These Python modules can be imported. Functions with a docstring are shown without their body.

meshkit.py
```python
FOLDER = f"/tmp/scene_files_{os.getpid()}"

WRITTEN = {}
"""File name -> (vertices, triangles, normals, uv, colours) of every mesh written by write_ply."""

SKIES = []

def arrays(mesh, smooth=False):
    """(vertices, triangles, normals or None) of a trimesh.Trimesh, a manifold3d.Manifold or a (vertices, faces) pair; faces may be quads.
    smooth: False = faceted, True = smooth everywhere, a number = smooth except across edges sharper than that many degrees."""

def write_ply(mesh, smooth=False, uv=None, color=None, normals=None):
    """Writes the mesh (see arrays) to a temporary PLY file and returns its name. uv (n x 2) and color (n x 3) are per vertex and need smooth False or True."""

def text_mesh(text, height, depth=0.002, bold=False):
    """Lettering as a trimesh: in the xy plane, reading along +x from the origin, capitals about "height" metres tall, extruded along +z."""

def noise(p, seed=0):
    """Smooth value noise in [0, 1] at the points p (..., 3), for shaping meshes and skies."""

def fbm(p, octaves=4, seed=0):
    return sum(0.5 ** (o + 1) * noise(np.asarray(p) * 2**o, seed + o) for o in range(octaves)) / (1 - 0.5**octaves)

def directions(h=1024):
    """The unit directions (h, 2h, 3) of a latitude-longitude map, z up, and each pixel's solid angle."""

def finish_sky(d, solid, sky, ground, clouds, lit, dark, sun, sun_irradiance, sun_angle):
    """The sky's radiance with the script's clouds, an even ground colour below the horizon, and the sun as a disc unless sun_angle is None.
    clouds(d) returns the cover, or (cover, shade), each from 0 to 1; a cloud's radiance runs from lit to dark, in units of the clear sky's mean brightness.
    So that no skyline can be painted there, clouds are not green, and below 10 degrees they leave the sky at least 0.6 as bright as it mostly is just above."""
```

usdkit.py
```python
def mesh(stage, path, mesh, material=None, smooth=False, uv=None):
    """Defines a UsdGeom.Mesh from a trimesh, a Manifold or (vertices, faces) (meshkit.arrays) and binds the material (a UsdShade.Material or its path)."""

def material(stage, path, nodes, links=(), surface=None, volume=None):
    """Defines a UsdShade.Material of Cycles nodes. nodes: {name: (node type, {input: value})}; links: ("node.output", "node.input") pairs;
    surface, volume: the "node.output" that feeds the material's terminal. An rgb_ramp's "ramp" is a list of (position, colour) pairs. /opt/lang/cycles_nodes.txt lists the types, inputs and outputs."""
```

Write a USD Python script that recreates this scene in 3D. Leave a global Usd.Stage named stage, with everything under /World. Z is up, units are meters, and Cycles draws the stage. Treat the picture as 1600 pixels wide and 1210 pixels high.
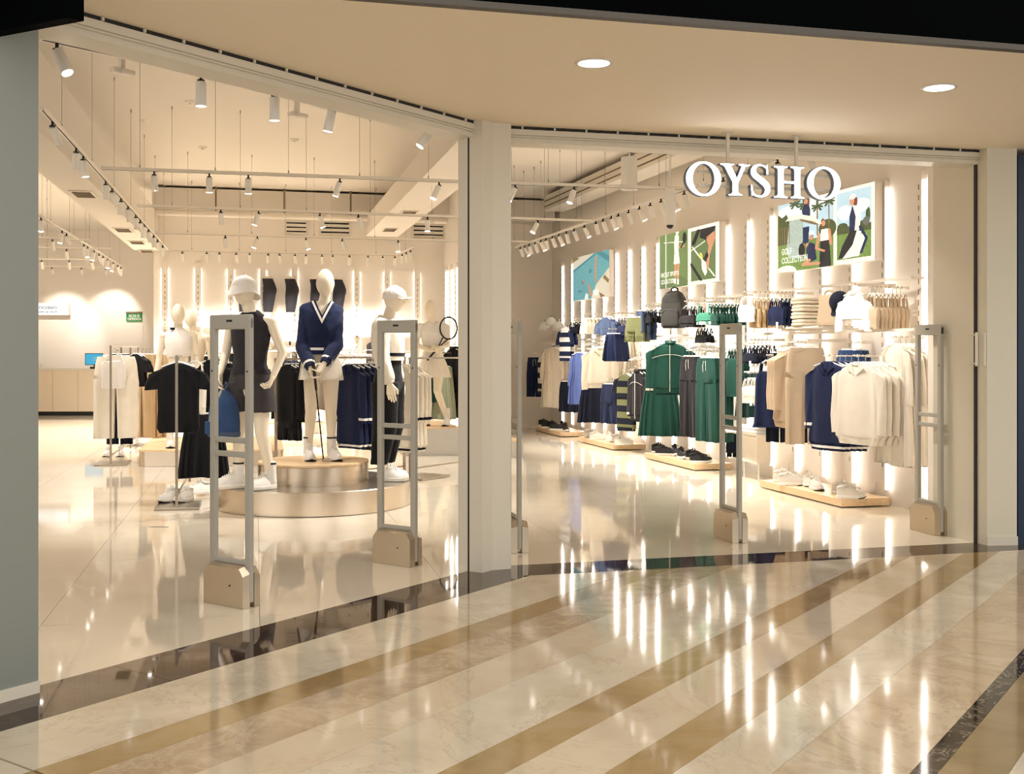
import math, random
import numpy as np, trimesh, usdkit, meshkit
from shapely.geometry import Polygon, LineString, Point, box as sbox
from shapely import affinity
from shapely.ops import unary_union
from pxr import Usd, UsdGeom, UsdLux, UsdShade, Gf, Sdf
from trimesh.creation import box as tbox, cylinder as tcyl, extrude_polygon, icosphere
from manifold3d import Manifold, Mesh as MMesh

stage = Usd.Stage.CreateInMemory()
UsdGeom.SetStageUpAxis(stage, 'Z'); UsdGeom.SetStageMetersPerUnit(stage, 1.0)
world = UsdGeom.Xform.Define(stage, '/World'); stage.SetDefaultPrim(world.GetPrim())
UsdGeom.Scope.Define(stage, '/World/Looks')

# ------------------------------------------------------------------ camera, ambient light, exposure
F, HC, CX, HY = 1760.0, 1.55, 800.0, 547.0          # focal length in pixels, eye height, vanishing column and horizon row
cam = UsdGeom.Camera.Define(stage, '/World/camera')
cam.AddTranslateOp().Set(Gf.Vec3d(0, 0, HC)); cam.AddRotateXOp().Set(90)
cam.CreateHorizontalApertureAttr(36.0); cam.CreateVerticalApertureAttr(36.0 * 1210 / 1600)
cam.CreateFocalLengthAttr(36.0 * F / 1600)
cam.CreateVerticalApertureOffsetAttr(-36.0 * 58 / 1600)
cam.CreateClippingRangeAttr(Gf.Vec2f(0.05, 500))
cam.CreateExposureAttr(0.36)
dome = UsdLux.DomeLight.Define(stage, '/World/mall_ambient')
dome.CreateIntensityAttr(0.34); dome.CreateColorAttr(Gf.Vec3f(1.0, 0.96, 0.90))
SPOT = 225.0      # power scale of the track spots
LED = 20.0       # radiance of the wall light strips
DOWN = 30.0

# ------------------------------------------------------------------ helpers
V = lambda *a: np.array(a, float)
def lin(h):
    c = [int(h[i:i + 2], 16) / 255 for i in (0, 2, 4)]
    return tuple(x / 12.92 if x <= .04045 else ((x + .055) / 1.055) ** 2.4 for x in c)
def fl(x, y):
    Y = F * HC / (y - HY); return V((x - CX) * Y / F, Y)
def at(x, y, Y): return V((x - CX) * Y / F, Y, HC + (HY - y) * Y / F)
AO, AV = V(-2.185, 5.196), V(.5713, .8207); AN = V(-.8207, .5713)         # left shop front: origin, along, into the shop
BO, BV = V(0, 8.095), V(.9684, .2494); BN = V(-.2494, .9684)              # right shop front
WD, WN = V(-.2544, .9671), V(.9671, .2544)                                 # right wall: away, outward
WALL = 6.517
def wpx(x, D):                                                             # depth Y of the column x on the plane D
    return F * D / (.9671 * (x - CX) + .2544 * F)
def won(x, y, D): return at(x, y, wpx(x, D))
def wu(u, D, z): return V(u * WD[0] + D * WN[0], u * WD[1] + D * WN[1], z)
def uof(x, D): p = won(x, HY, D); return p[0] * WD[0] + p[1] * WD[1]

MATS = {}
def pm(name, col, rough=.6, metal=0., spec=.5, var=0., vscale=30., bump=0., bscale=200., sheen=0., coat=0., emit=None, es=0., trans=0., bdist=.002, stretch=(1, 1, 1), aniso=0.):
    """A principled material; var = colour variation by noise, bump = fine relief."""
    if name in MATS: return MATS[name]
    col = lin(col) if isinstance(col, str) else col
    d = {"roughness": rough, "metallic": metal, "specular_ior_level": spec, "base_color": col, "transmission_weight": trans}
    if sheen: d.update(sheen_weight=sheen, sheen_roughness=.5)
    if coat: d.update(coat_weight=coat, coat_roughness=.03)
    if aniso: d.update(anisotropic=aniso)
    if emit: d.update(emission_color=lin(emit) if isinstance(emit, str) else emit, emission_strength=es)
    nodes, links = {"p": ("principled_bsdf", d)}, []
    if var or bump:
        nodes["tc"] = ("texture_coordinate", {}); nodes["mp"] = ("mapping", {"scale": stretch}); links.append(("tc.object", "mp.vector"))
    if var:
        nodes["n"] = ("noise_texture", {"scale": vscale, "detail": 4.})
        nodes["r"] = ("rgb_ramp", {"ramp": [(.3, tuple(max(0, c * (1 - var)) for c in col)), (.7, tuple(min(1, c * (1 + var)) for c in col))]})
        links += [("mp.vector", "n.vector"), ("n.fac", "r.fac"), ("r.color", "p.base_color")]
    if bump:
        nodes["bn"] = ("noise_texture", {"scale": bscale, "detail": 3.}); nodes["b"] = ("bump", {"strength": bump, "distance": bdist})
        links += [("mp.vector", "bn.vector"), ("bn.fac", "b.height"), ("b.normal", "p.normal")]
    MATS[name] = usdkit.material(stage, '/World/Looks/' + name, nodes, links, surface="p.BSDF")
    return MATS[name]
def glow(name, col, s):
    if name not in MATS:
        MATS[name] = usdkit.material(stage, '/World/Looks/' + name, {"e": ("emission", {"color": lin(col) if isinstance(col, str) else col, "strength": s})}, surface="e.emission")
    return MATS[name]
def marble(name, cols, scale=3., rough=.07, vein=None, spec=.5, vth=.04, bump=.02):
    """Polished stone: clouds of two or three tones with fine veins."""
    if name in MATS: return MATS[name]
    cs = [lin(c) for c in cols]
    nodes = {"g": ("geometry", {}), "oi": ("object_info", {}),
             "n": ("noise_texture", {"scale": scale, "detail": 7., "roughness": .62, "distortion": .8}),
             "r": ("rgb_ramp", {"ramp": [(.32 + .36 * i / max(1, len(cs) - 1), c) for i, c in enumerate(cs)]}),
             "w": ("noise_texture", {"scale": 2.2, "detail": 2.}), "b": ("bump", {"strength": bump, "distance": .02}),
             "p": ("principled_bsdf", {"roughness": rough, "specular_ior_level": spec})}
    links = [("g.position", "n.vector"), ("n.fac", "r.fac"), ("g.position", "w.vector"), ("w.fac", "b.height"), ("b.normal", "p.normal")]
    if vein:
        nodes["v"] = ("noise_texture", {"scale": scale * .55, "detail": 9., "roughness": .7, "distortion": 1.6})
        nodes["s"] = ("math", {"math_type": "subtract", "value2": .5}); nodes["a"] = ("math", {"math_type": "absolute"})
        nodes["l"] = ("map_range", {"from_min": 0., "from_max": vth, "to_min": 1., "to_max": 0., "clamp": True})
        nodes["mx"] = ("mix_color", {"b": lin(vein)})
        nodes["k"] = ("math", {"math_type": "multiply", "value2": .55})
        links += [("g.position", "v.vector"), ("v.fac", "s.value1"), ("s.value", "a.value1"), ("a.value", "l.value"), ("l.result", "k.value1"), ("k.value", "mx.fac"), ("r.color", "mx.a"), ("mx.result", "p.base_color")]
    else: links.append(("r.color", "p.base_color"))
    MATS[name] = usdkit.material(stage, '/World/Looks/' + name, nodes, links, surface="p.BSDF")
    return MATS[name]

COUNT = {}
def numbered(parent, name):
    k = (parent, name); n = COUNT.get(k, 0); COUNT[k] = n + 1
    return f'{parent}/{name}' + (f'_{n:03d}' if n else '')
def ppath(p): return '/World' if p is None else (p if isinstance(p, str) else str(p.GetPath()))
def tag(o, label=None, cat=None, group=None, kind=None):
    for k, v in (('label', label), ('category', cat), ('group', group), ('kind', kind)):
        if v: o.SetCustomDataByKey(k, v)
    return o
def thing(name, label, cat, loc=(0, 0, 0), rotz=0., group=None, kind=None):
    x = UsdGeom.Xform.Define(stage, numbered('/World', name))
    x.AddTranslateOp().Set(Gf.Vec3d(*map(float, loc))); x.AddRotateZOp().Set(float(rotz))
    return tag(x.GetPrim(), label, cat, group, kind)
def obj(name, mesh, m, parent=None, smooth=35, label=None, cat=None, group=None, kind=None):
    if isinstance(mesh, list): mesh = trimesh.util.concatenate(mesh)
    p = usdkit.mesh(stage, numbered(ppath(parent), name), mesh, m, smooth=smooth).GetPrim()
    return tag(p, label, cat, group, kind)
def struct(name, mesh, m, label=None, cat=None, smooth=False):
    return obj(name, mesh, m, None, smooth, label, cat, kind='structure')
def copy(root, loc, rotz, label, group=None, name=None):
    was = root.GetCustomData()
    r = thing(name or root.GetName().rstrip('0123456789').rstrip('_'), label, was['category'], loc, rotz, group or was.get('group'))
    r.GetReferences().AddInternalReference(root.GetPath()); r.SetInstanceable(True)
    return r
def T(m, loc=(0, 0, 0), rz=0., rx=0., ry=0.):
    m = m.copy()
    for a, ax in ((rx, [1, 0, 0]), (ry, [0, 1, 0]), (rz, [0, 0, 1])):
        if a: m.apply_transform(trimesh.transformations.rotation_matrix(math.radians(a), ax))
    m.apply_translation(loc); return m
def bx(c, s, rz=0.): return T(tbox(s), c, rz)
def rbx(c, s, r=.005, rz=0., sides=8):
    """A box with rounded edges."""
    h = np.array(s) / 2 - r
    m = Manifold.sphere(r, sides)
    m = Manifold.batch_hull([m.translate((h[0] * i, h[1] * j, h[2] * k)) for i in (-1, 1) for j in (-1, 1) for k in (-1, 1)])
    return T(tm(m), c, rz)
def tm(m):
    q = m.to_mesh(); return trimesh.Trimesh(q.vert_properties[:, :3], q.tri_verts, process=False)
def cyl(a, b, r, n=12, r2=None):
    a, b = np.array(a, float), np.array(b, float); d = b - a; L = np.linalg.norm(d)
    m = tcyl(r, L, sections=n)
    if r2 is not None:
        v = m.vertices.copy(); top = v[:, 2] > 0; v[top, :2] *= r2 / r; m.vertices = v
    m.apply_transform(trimesh.geometry.align_vectors([0, 0, 1], d / L)); m.apply_translation((a + b) / 2)
    return m
def tube(pts, r, n=8, closed=False):
    p = np.array(pts, float); N = len(p)
    t = np.roll(p, -1, 0) - np.roll(p, 1, 0) if closed else np.gradient(p, axis=0)
    t /= np.linalg.norm(t, axis=1, keepdims=True) + 1e-12
    rr = np.broadcast_to(r, (N,))
    a = np.cross(t[0], [0, 0, 1.] if abs(t[0][2]) < .9 else [1., 0, 0]); rings = []
    ang = np.arange(n) * 2 * np.pi / n
    for i in range(N):
        a = a - t[i] * (a @ t[i]); a /= np.linalg.norm(a) + 1e-12; b = np.cross(t[i], a)
        rings.append(p[i] + rr[i] * (np.cos(ang)[:, None] * a + np.sin(ang)[:, None] * b))
    return loft(rings, closed)
def loft(rings, closed=False, caps=True):
    R = np.array(rings, float); m, n = R.shape[:2]; v = R.reshape(-1, 3); f = []
    for i in range(m if closed else m - 1):
        j = (i + 1) % m
        for k in range(n):
            l = (k + 1) % n
            f += [[i * n + k, i * n + l, j * n + l], [i * n + k, j * n + l, j * n + k]]
    if caps and not closed:
        v = np.vstack([v, R[0].mean(0), R[-1].mean(0)]); c0, c1 = len(v) - 2, len(v) - 1
        for k in range(n):
            l = (k + 1) % n
            f += [[c0, l, k], [c1, (m - 1) * n + k, (m - 1) * n + l]]
    return trimesh.Trimesh(v, np.array(f), process=False)
def prism(pts, z0, z1):
    pts = [tuple(p[:2]) for p in pts]
    return T(extrude_polygon(Polygon(pts), z1 - z0, engine='earcut'), (0, 0, z0))
def polyprism(poly, z0, z1):
    gs = [g for g in getattr(poly, 'geoms', [poly]) if g.geom_type == 'Polygon' and g.area > 1e-5]
    return [T(extrude_polygon(g, z1 - z0, engine='earcut'), (0, 0, z0)) for g in gs]
def walled(a, b, t, z0, z1):
    """A wall slab from a to b, its thickness t to the left of the direction a to b."""
    a, b = np.array(a, float)[:2], np.array(b, float)[:2]; d = (b - a) / np.linalg.norm(b - a); n = V(-d[1], d[0]) * t
    return prism([a, b, b + n, a + n], z0, z1)
def ang(v): return math.degrees(math.atan2(v[1], v[0]))
A = lambda s, q: AO + AV * s + AN * q
B = lambda s, q: BO + BV * s + BN * q
ANGA, ANGB, ANGW = ang(AV), ang(BV), ang(WN)
# ------------------------------------------------------------------ materials of the building
m_wall = pm('cream_wall_paint', 'eee5d9', .7, bump=.05, bscale=300)
m_ceil = pm('cream_ceiling_paint', 'e2d9cc', .8)
m_soffit = pm('mall_soffit_paint', 'f0dfc3', .75)
m_pier = pm('mall_pier_paint', '868981', .6, bump=.04, bscale=150)
m_frame = pm('frame_paint', 'd8cfbd', .45)
m_dark = pm('dark_gap', '1a1814', .6)
m_black = pm('black_fascia', '010203', .7, spec=.02)
m_grey = pm('grey_lip', '4f483e', .6)
m_navy = pm('navy_panel', '06243f', .5)
m_white = pm('white_lamp_paint', 'efeae0', .45)
m_blk = pm('black_plastic', '101012', .5)
m_steel = pm('brushed_steel', 'cfc6b8', .26, metal=1., bump=.12, bscale=30, stretch=(1, 1, 60), bdist=.0006)
m_steelp = pm('steel_plate', 'b9b0a2', .3, metal=1.)
m_wood = pm('light_oak', 'e6c79d', .45, var=.12, vscale=6, stretch=(1, 12, 12))
m_gateb = pm('champagne_metal', 'c9bba6', .28, metal=.9)
m_gate = pm('gate_paint', 'aca79b', .4)
m_rail = pm('white_rail', 'efe6d8', .4)
m_led = glow('led_strip', (1.0, .96, .90), LED)
m_ledb = glow('led_strip_back', (1.0, .96, .90), LED * .4)
m_lens = glow('spot_lens', (1.0, .93, .86), 25.)
m_down = glow('downlight_lens', (1.0, .95, .98), DOWN)
GOLD = marble('gold_marble', ['8f7448', '9c8255', 'a8906a'], 2.5, .08)
CREAM = marble('cream_marble', ['bfb199', 'c9bca5', 'd2c6b2'], 1.8, .07, vein='a89a84', vth=.012)
BEIGE = marble('beige_marble', ['bfad92', 'c6b69c', 'ccbda5'], 1.6, .07, vein='b29c7c', vth=.01)
CLOUD = marble('clouded_marble', ['998164', 'ab9678', 'bfab8e'], 3.2, .08, vein='c6b294', vth=.03)
GREYM = marble('grey_beige_marble', ['b09a7c', 'bfaa8c', 'cbb99c'], 1.7, .08, vein='a08a70', vth=.025)
BLACKM = marble('dark_granite', ['1c1410', '2a2019', '3a2d24'], 5., .05, vein='cbb9a0', vth=.012)
DGRAN = marble('threshold_granite', ['2a2019', '3b2c22', '4b3a2c'], 3.5, .03, vein='5d4a3a', vth=.03)
BROWNM = marble('brown_marble', ['84704e', '907b58', '9a8664'], 2., .08)
m_tile = marble('shop_floor_tile', ['ddd0ba', 'e0d4bf', 'e4d8c4'], .8, .05, bump=.006)

# ------------------------------------------------------------------ mall floor: stripes parallel to the left shop front
def q_of(x, y): return -float((fl(x, y) - AO) @ AN)
edges = [('threshold', .445)] + [(n, q_of(x, y)) for n, x, y in (
    ('cream', 500, 1055), ('gold', 500, 1082.6), ('cloud', 500, 1134), ('beige', 500, 1194), ('cream', 682, 1210), ('gold', 787, 1210),
    ('beige', 943, 1210), ('gold', 1050, 1210), ('cream', 1206, 1210), ('grey', 1421, 1210), ('black', 1464, 1210), ('brown', 1576, 1210))]
edges += [('cream', edges[-1][1] + .5), ('gold', edges[-1][1] + .8)]
MM = {'cream': CREAM, 'gold': GOLD, 'cloud': CLOUD, 'beige': BEIGE, 'grey': GREYM, 'black': BLACKM, 'brown': BROWNM}
beyondB = Polygon([B(-6, -.38), B(12, -.38), B(12, 9), B(-6, 9)])
floor = struct('floor', prism([(-9, 0), (9, 0), (9, 12.5), (-9, 12.5)], -.14, -.08), m_dark, 'striped polished marble floor of the mall', 'floor')
rnd = random.Random(3)
for (n0, q0), (n1, q1) in zip(edges, edges[1:]):
    s, cuts = -5.2, [-5.2]
    cuts += [-.62] if True else []
    s = -.62 + rnd.uniform(.9, 1.6)
    while s < 9: cuts.append(s); s += rnd.uniform(1.7, 2.4)
    cuts.append(10.)
    for s0, s1 in zip(cuts, cuts[1:]):
        g = .006 if s0 == -.62 else .0006
        g1 = .006 if s1 == -.62 else .0006
        pl = Polygon([A(s0 + g, -q0 - .0006), A(s1 - g1, -q0 - .0006), A(s1 - g1, -q1 + .0006), A(s0 + g, -q1 + .0006)]).difference(beyondB)
        pl = pl.intersection(sbox(-6, 1.2, 8, 12))
        if pl.is_empty or pl.area < .01: continue
        obj('marble_band', polyprism(pl, -.08, 0), MM[n1], floor, False)
# dark granite thresholds, one slab per shop front, split at joints
tA = Polygon([A(-3.2, 0), A(3.9, 0), A(3.9, -.445), A(-3.2, -.445)])
tB = Polygon([B(-.35, 0), B(6, 0), B(6, -.38), B(-.35, -.38)])
pillar_zone = fl(800, 884)
tA = tA.difference(Polygon([B(-.02, -3), B(-.02, 3), B(6, 3), B(6, -3)])).difference(beyondB.intersection(Polygon([B(-6, 0), B(12, 0), B(12, 9), B(-6, 9)])) if False else Polygon())
tB = tB.difference(tA)
t1 = thing('trim', 'dark polished granite threshold along the left shop opening', 'threshold', kind='structure')
for s0 in np.arange(-3.2, 3.9, 1.2): 
    pl = tA.intersection(Polygon([A(s0 + .001, .2), A(s0 + 1.199, .2), A(s0 + 1.199, -.7), A(s0 + .001, -.7)]))
    if pl.area > .001: obj('granite_slab', polyprism(pl, -.08, .0005), DGRAN, t1, False)
t2 = thing('trim', 'dark polished granite threshold along the right shop opening under the letters', 'threshold', kind='structure')
for s0 in np.arange(-.4, 6, 1.2):
    pl = tB.intersection(Polygon([B(s0 + .001, .2), B(s0 + 1.199, .2), B(s0 + 1.199, -.7), B(s0 + .001, -.7)]))
    if pl.area > .001: obj('granite_slab', polyprism(pl, -.08, .0005), DGRAN, t2, False)
# shop floor of large polished tiles
floor2 = struct('floor', prism([(-14, 4), (6, 4), (6, 32), (-14, 32)], -.2, -.15), m_dark, 'polished cream tile floor inside the shop', 'floor')
E, EN = V(-.2217, .9751), V(.9751, .2217)
front = Polygon([A(-5, 0), A(3.468, 0), B(6, 0), B(6, 24), A(-5, 28)]).buffer(0).intersection(sbox(-13, 3, 5.9, 30))
front = front.difference(tA.buffer(.001)).difference(tB.buffer(.001))
O2 = fl(63, 979)
for i in range(-7, 7):
    for j in range(-3, 12):
        a0, b0, t = i * 1.2, j * 2.0, .0012
        c = [O2 + EN * (a0 + t) + E * (b0 + t), O2 + EN * (a0 + 1.2 - t) + E * (b0 + t), O2 + EN * (a0 + 1.2 - t) + E * (b0 + 2.0 - t), O2 + EN * (a0 + t) + E * (b0 + 2.0 - t)]
        pl = Polygon(c).intersection(front)
        if pl.is_empty or pl.area < .02: continue
        obj('floor_tile', polyprism(pl, -.15, 0), m_tile, floor2, False)

# ------------------------------------------------------------------ shop front: pier, pillars, headers, soffit, fascia
ZS, ZH = 3.15, 3.035
pier = thing('pillar', 'grey painted pier at the left edge of the shop front', 'pillar', kind='structure')
pe = fl(60, 1083)
pl0 = pe - AN * .02
obj('shaft', prism([pe, pe - AV * 1.6, pe - AV * 1.6 + AN * .55, pe + AN * .55], .055, ZS), m_pier, pier, False)
obj('baseboard', prism([pe - AN * .006 + AV * .004, pe - AV * 1.6 - AN * .006, pe - AV * 1.6 + AN * .56, pe + AN * .56 + AV * .004], .0005, .055), m_frame, pier, False)
mid = thing('pillar', 'cream clad pillar between the two shop openings', 'pillar', kind='structure')
pts = [fl(733.5, 893.4), fl(753.5, 895.7), fl(769.5, 891.6), fl(798.5, 889.3)]
k = pts[3] + V(-.02, .42); k2 = pts[0] + V(-.03, .3)
obj('shaft', prism([pts[0], pts[1], pts[2], pts[3], k, k2], .0005, ZS), m_frame, mid, False)
rp0, rp1, rp2 = fl(1530, 850), fl(1542, 853), fl(1589, 852)
m_rp = pm('right_pillar_paint', 'd6ceba', .6)
rp = thing('pillar', 'cream pillar at the right end of the shop front', 'pillar', kind='structure')
obj('shaft', prism([rp0, rp1, rp2, rp2 + BN * .7, rp0 + BN * .6], .0005, ZS), m_rp, rp, False)
obj('baseboard', prism([rp1 - BN * .012 - BV * .002, rp2 - BN * .012, rp2, rp1 - BV * .002], .0005, .07), m_frame, rp, False)
np0 = rp2 + BV * .01
struct('wall_right', prism([np0, np0 + BV * 2.5, np0 + BV * 2.5 + BN * .3, np0 + BN * .3], 0, 3.1), m_navy, 'dark navy wall panel of the neighbouring shop', 'wall')
# navy side wall of the frame: a header on each front, with rolled grooves, a dark slot with clips above
def header(O, dirn, nrm, s0, s1, lab):
    h = thing('header', lab, 'header', kind='structure')
    P = lambda s, q: O + dirn * s + nrm * q
    prof = [(-.05, ZH), (-.05, ZH + .028), (-.043, ZH + .031), (-.043, ZH + .036), (-.056, ZH + .039), (-.056, ZH + .047), (-.048, ZH + .05), (-.06, ZH + .054), (-.06, ZS - .022), (.14, ZS - .022), (.14, ZH)]
    rings = [[(*P(s, q), z) for q, z in prof] for s in (s0, s1)]
    obj('box_profile', loft(rings), m_frame, h, False)
    obj('slot', loft([[(*P(s, q), z) for q, z in ((-.052, ZS - .02), (-.052, ZS), (.13, ZS), (.13, ZS - .02))] for s in (s0, s1)]), m_dark, h, False)
    for s in np.arange(s0 + .12, s1, .24):
        obj('clip', bx((*P(s, -.058), ZS - .011), (.012, .014, .018), ang(dirn)), m_frame, h, False)
    return h
sA = float((pts[0] - AO) @ AV)
header(AO, AV, AN, -.3, sA + .02, 'cream metal header box over the left shop opening')
sB0, sB1 = float((pts[3] - BO) @ BV), float((rp0 - BO) @ BV)
header(BO, BV, BN, sB0 - .02, sB1 + .02, 'cream metal header box over the right shop opening behind the letters')
# door rails beside the pillar and by the right pillar
d1 = thing('trim', 'cream upright door rail with dark rubber seal left of the middle pillar', 'door rail', kind='structure')
g0, g1, g2 = fl(726.5, 892), fl(730.8, 892.6), fl(733.4, 893.2)
obj('rail', prism([g0, g1, g1 + AN * .06, g0 + AN * .06], .0005, ZH), m_frame, d1, False)
obj('rubber_seal', prism([g1, g2, pts[0] + V(.05, .08), g1 + AN * .05], .0005, ZH), m_dark, d1, False)
# soffit with two round openings
e0, e1 = at(800, 18, 1), at(1600, 81, 1)
s_edge = lambda x: at(x, 18 + (x - 800) * .0785, F * (ZS - HC) / (HY - 18 - (x - 800) * .0785))[:2]
S0, S1 = s_edge(-900), s_edge(2400)
DL = [at(928, 98, F * (ZS - HC) / (HY - 98)), at(1467, 136.5, F * (ZS - HC) / (HY - 136.5))]
sq = (S1 - S0) / np.linalg.norm(S1 - S0); sq = V(-sq[1], sq[0])
sof = Polygon([S0, S1, S1 + sq * 9, S0 + sq * 9]).difference(Polygon([A(-12, .12), A(3.5, .12), B(12, .12), B(12, 30), A(-12, 40)]).buffer(0))
for d in DL: sof = sof.difference(Point(*d[:2]).buffer(.088, 24))
struct('ceiling', polyprism(sof, ZS, ZS + .05), m_soffit, 'beige soffit of the mall gallery over the shop front', 'ceiling')
sd = (S1 - S0) / np.linalg.norm(S1 - S0); sn = V(-sd[1], sd[0])
struct('trim', prism([S0 - sn * .05, S1 - sn * .05, S1 + sn * .002, S0 + sn * .002], ZS - .008, ZS + .022), m_grey, 'grey lip along the soffit edge', 'trim')
struct('trim', prism([S0 - sn * .05, S1 - sn * .05, S1 + sn * .05, S0 + sn * .05], ZS + .022, ZS + .285), m_black, 'black fascia band above the soffit edge', 'trim')
struct('wall_front', prism([S0 - sn * .02, S1 - sn * .02, S1 + sn * .1, S0 + sn * .1], ZS + .285, ZS + 2.4), m_soffit, 'beige mall wall above the black fascia', 'wall')
bp = at(105, 28, F * (2.92 - HC) / (HY - 28))[:2]
bd = V(-AV[1], AV[0])
lb = thing('trim', 'black fascia box at the top left corner over the grey pier', 'fascia', kind='structure')
bl = at(0, 48, F * (2.92 - HC) / (HY - 48))[:2]; bd = (bl - bp) / np.linalg.norm(bl - bp)
be = at(131, 33, F * (2.92 - HC) / (HY - 33))[:2]
obj('box', prism([bp, be, be + bd * 1.6, bp + bd * 1.6], 2.92, 4.2), m_black, lb, False)
for i, d in enumerate(DL):
    t = thing('downlight', ['round recessed downlight in the soffit left of the letters', 'round recessed downlight in the soffit at the right, tilted lens'][i], 'downlight', (d[0], d[1], ZS))
    an = np.linspace(0, 2 * np.pi, 33)[:-1]
    ring = lambda r, z: [(r * math.cos(a), r * math.sin(a), z) for a in an]
    obj('trim_ring', loft([ring(.085, .05), ring(.085, -.002), ring(.089, -.006), ring(.108, -.004), ring(.110, .0), ring(.088, .0), ring(.088, .05)], caps=False), m_frame, t)
    obj('lens', loft([ring(.084, .012), ring(.084, .006)]), m_down, t)
    L = UsdLux.DiskLight.Define(stage, str(t.GetPath()) + '/lamp'); L.AddTranslateOp().Set(Gf.Vec3d(0, 0, .004)); L.CreateRadiusAttr(.08); L.CreateIntensityAttr(DOWN); L.CreateColorAttr(Gf.Vec3f(1, .92, .82))

# ------------------------------------------------------------------ shop shell
ZC = 4.5
CR = V(.805, 22.5)                                   # corner of the back wall and the right wall
bk = lambda s, q=0.: CR - WN * s - WD * q            # s along the back wall to the left, q out into the shop
RW = thing('wall_right', 'cream right wall of the shop with light strips and shelving uprights', 'wall', kind='structure')
p_near = wu(9.0, WALL, 0)[:2]
obj('wall_panel', prism([CR, CR + WN * .2, wu(8.6, WALL + .2, 0)[:2], wu(8.6, WALL, 0)[:2]], 0, ZC), m_wall, RW, False)
yn = wpx(1450, 6.04); un = uof(1450, 6.04)
NP = thing('wall_right', 'plain cream wall panel beside the right pillar', 'wall', kind='structure')
u0 = float(B(sB1 + .0, .13) @ WD)
obj('wall_panel', prism([wu(un, 6.04, 0)[:2], wu(u0, 6.04, 0)[:2], wu(u0, WALL - .001, 0)[:2], wu(un, WALL - .001, 0)[:2]], 0, ZC), m_wall, NP, False)
gx = fl(1527, 846)
obj('door_gap', prism([rp0 - BV * .014 + BN * .02, rp0 - BV * .004 + BN * .02, rp0 - BV * .004 + BN * .05, rp0 - BV * .014 + BN * .05], 0.001, ZH), m_dark, NP, False)
for (x, nm) in ((1522.5, 0), (1536, 1)):
    h = thing('door_pull', ['slim vertical door pull left of the dark door gap', 'slim vertical door pull right of the dark door gap'][nm], 'handle', (0, 0, 0))
    p = (rp0 + BN * .0 - BV * (.05) + V(0, -.02)) if nm == 0 else fl(1536, 851.5)
    z = 1.55
    obj('bar', rbx((p[0], p[1] - .03, 1.555), (.022, .022, .27), .006), m_frame, h)
    for zz in (1.44, 1.67): obj('mount', cyl((p[0], p[1] - .03, zz), (p[0], p[1] + (.03 if nm else .1), zz), .006), m_frame, h)
BW = thing('wall_back', 'cream back wall of the shop with light strips and uprights', 'wall', kind='structure')
sL = 7.60
obj('wall_panel', prism([bk(0), bk(sL), bk(sL, -.2), bk(-.2, -.2)], 0, ZC), m_wall, BW, False)
PT = thing('wall_back', 'short cream partition standing out from the back wall behind the middle pillar', 'wall', kind='structure')
obj('wall_panel', prism([bk(2.2), bk(2.2, 4.0), bk(2.0, 4.0), bk(2.0)], 0, ZC), m_wall, PT, False)
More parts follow.
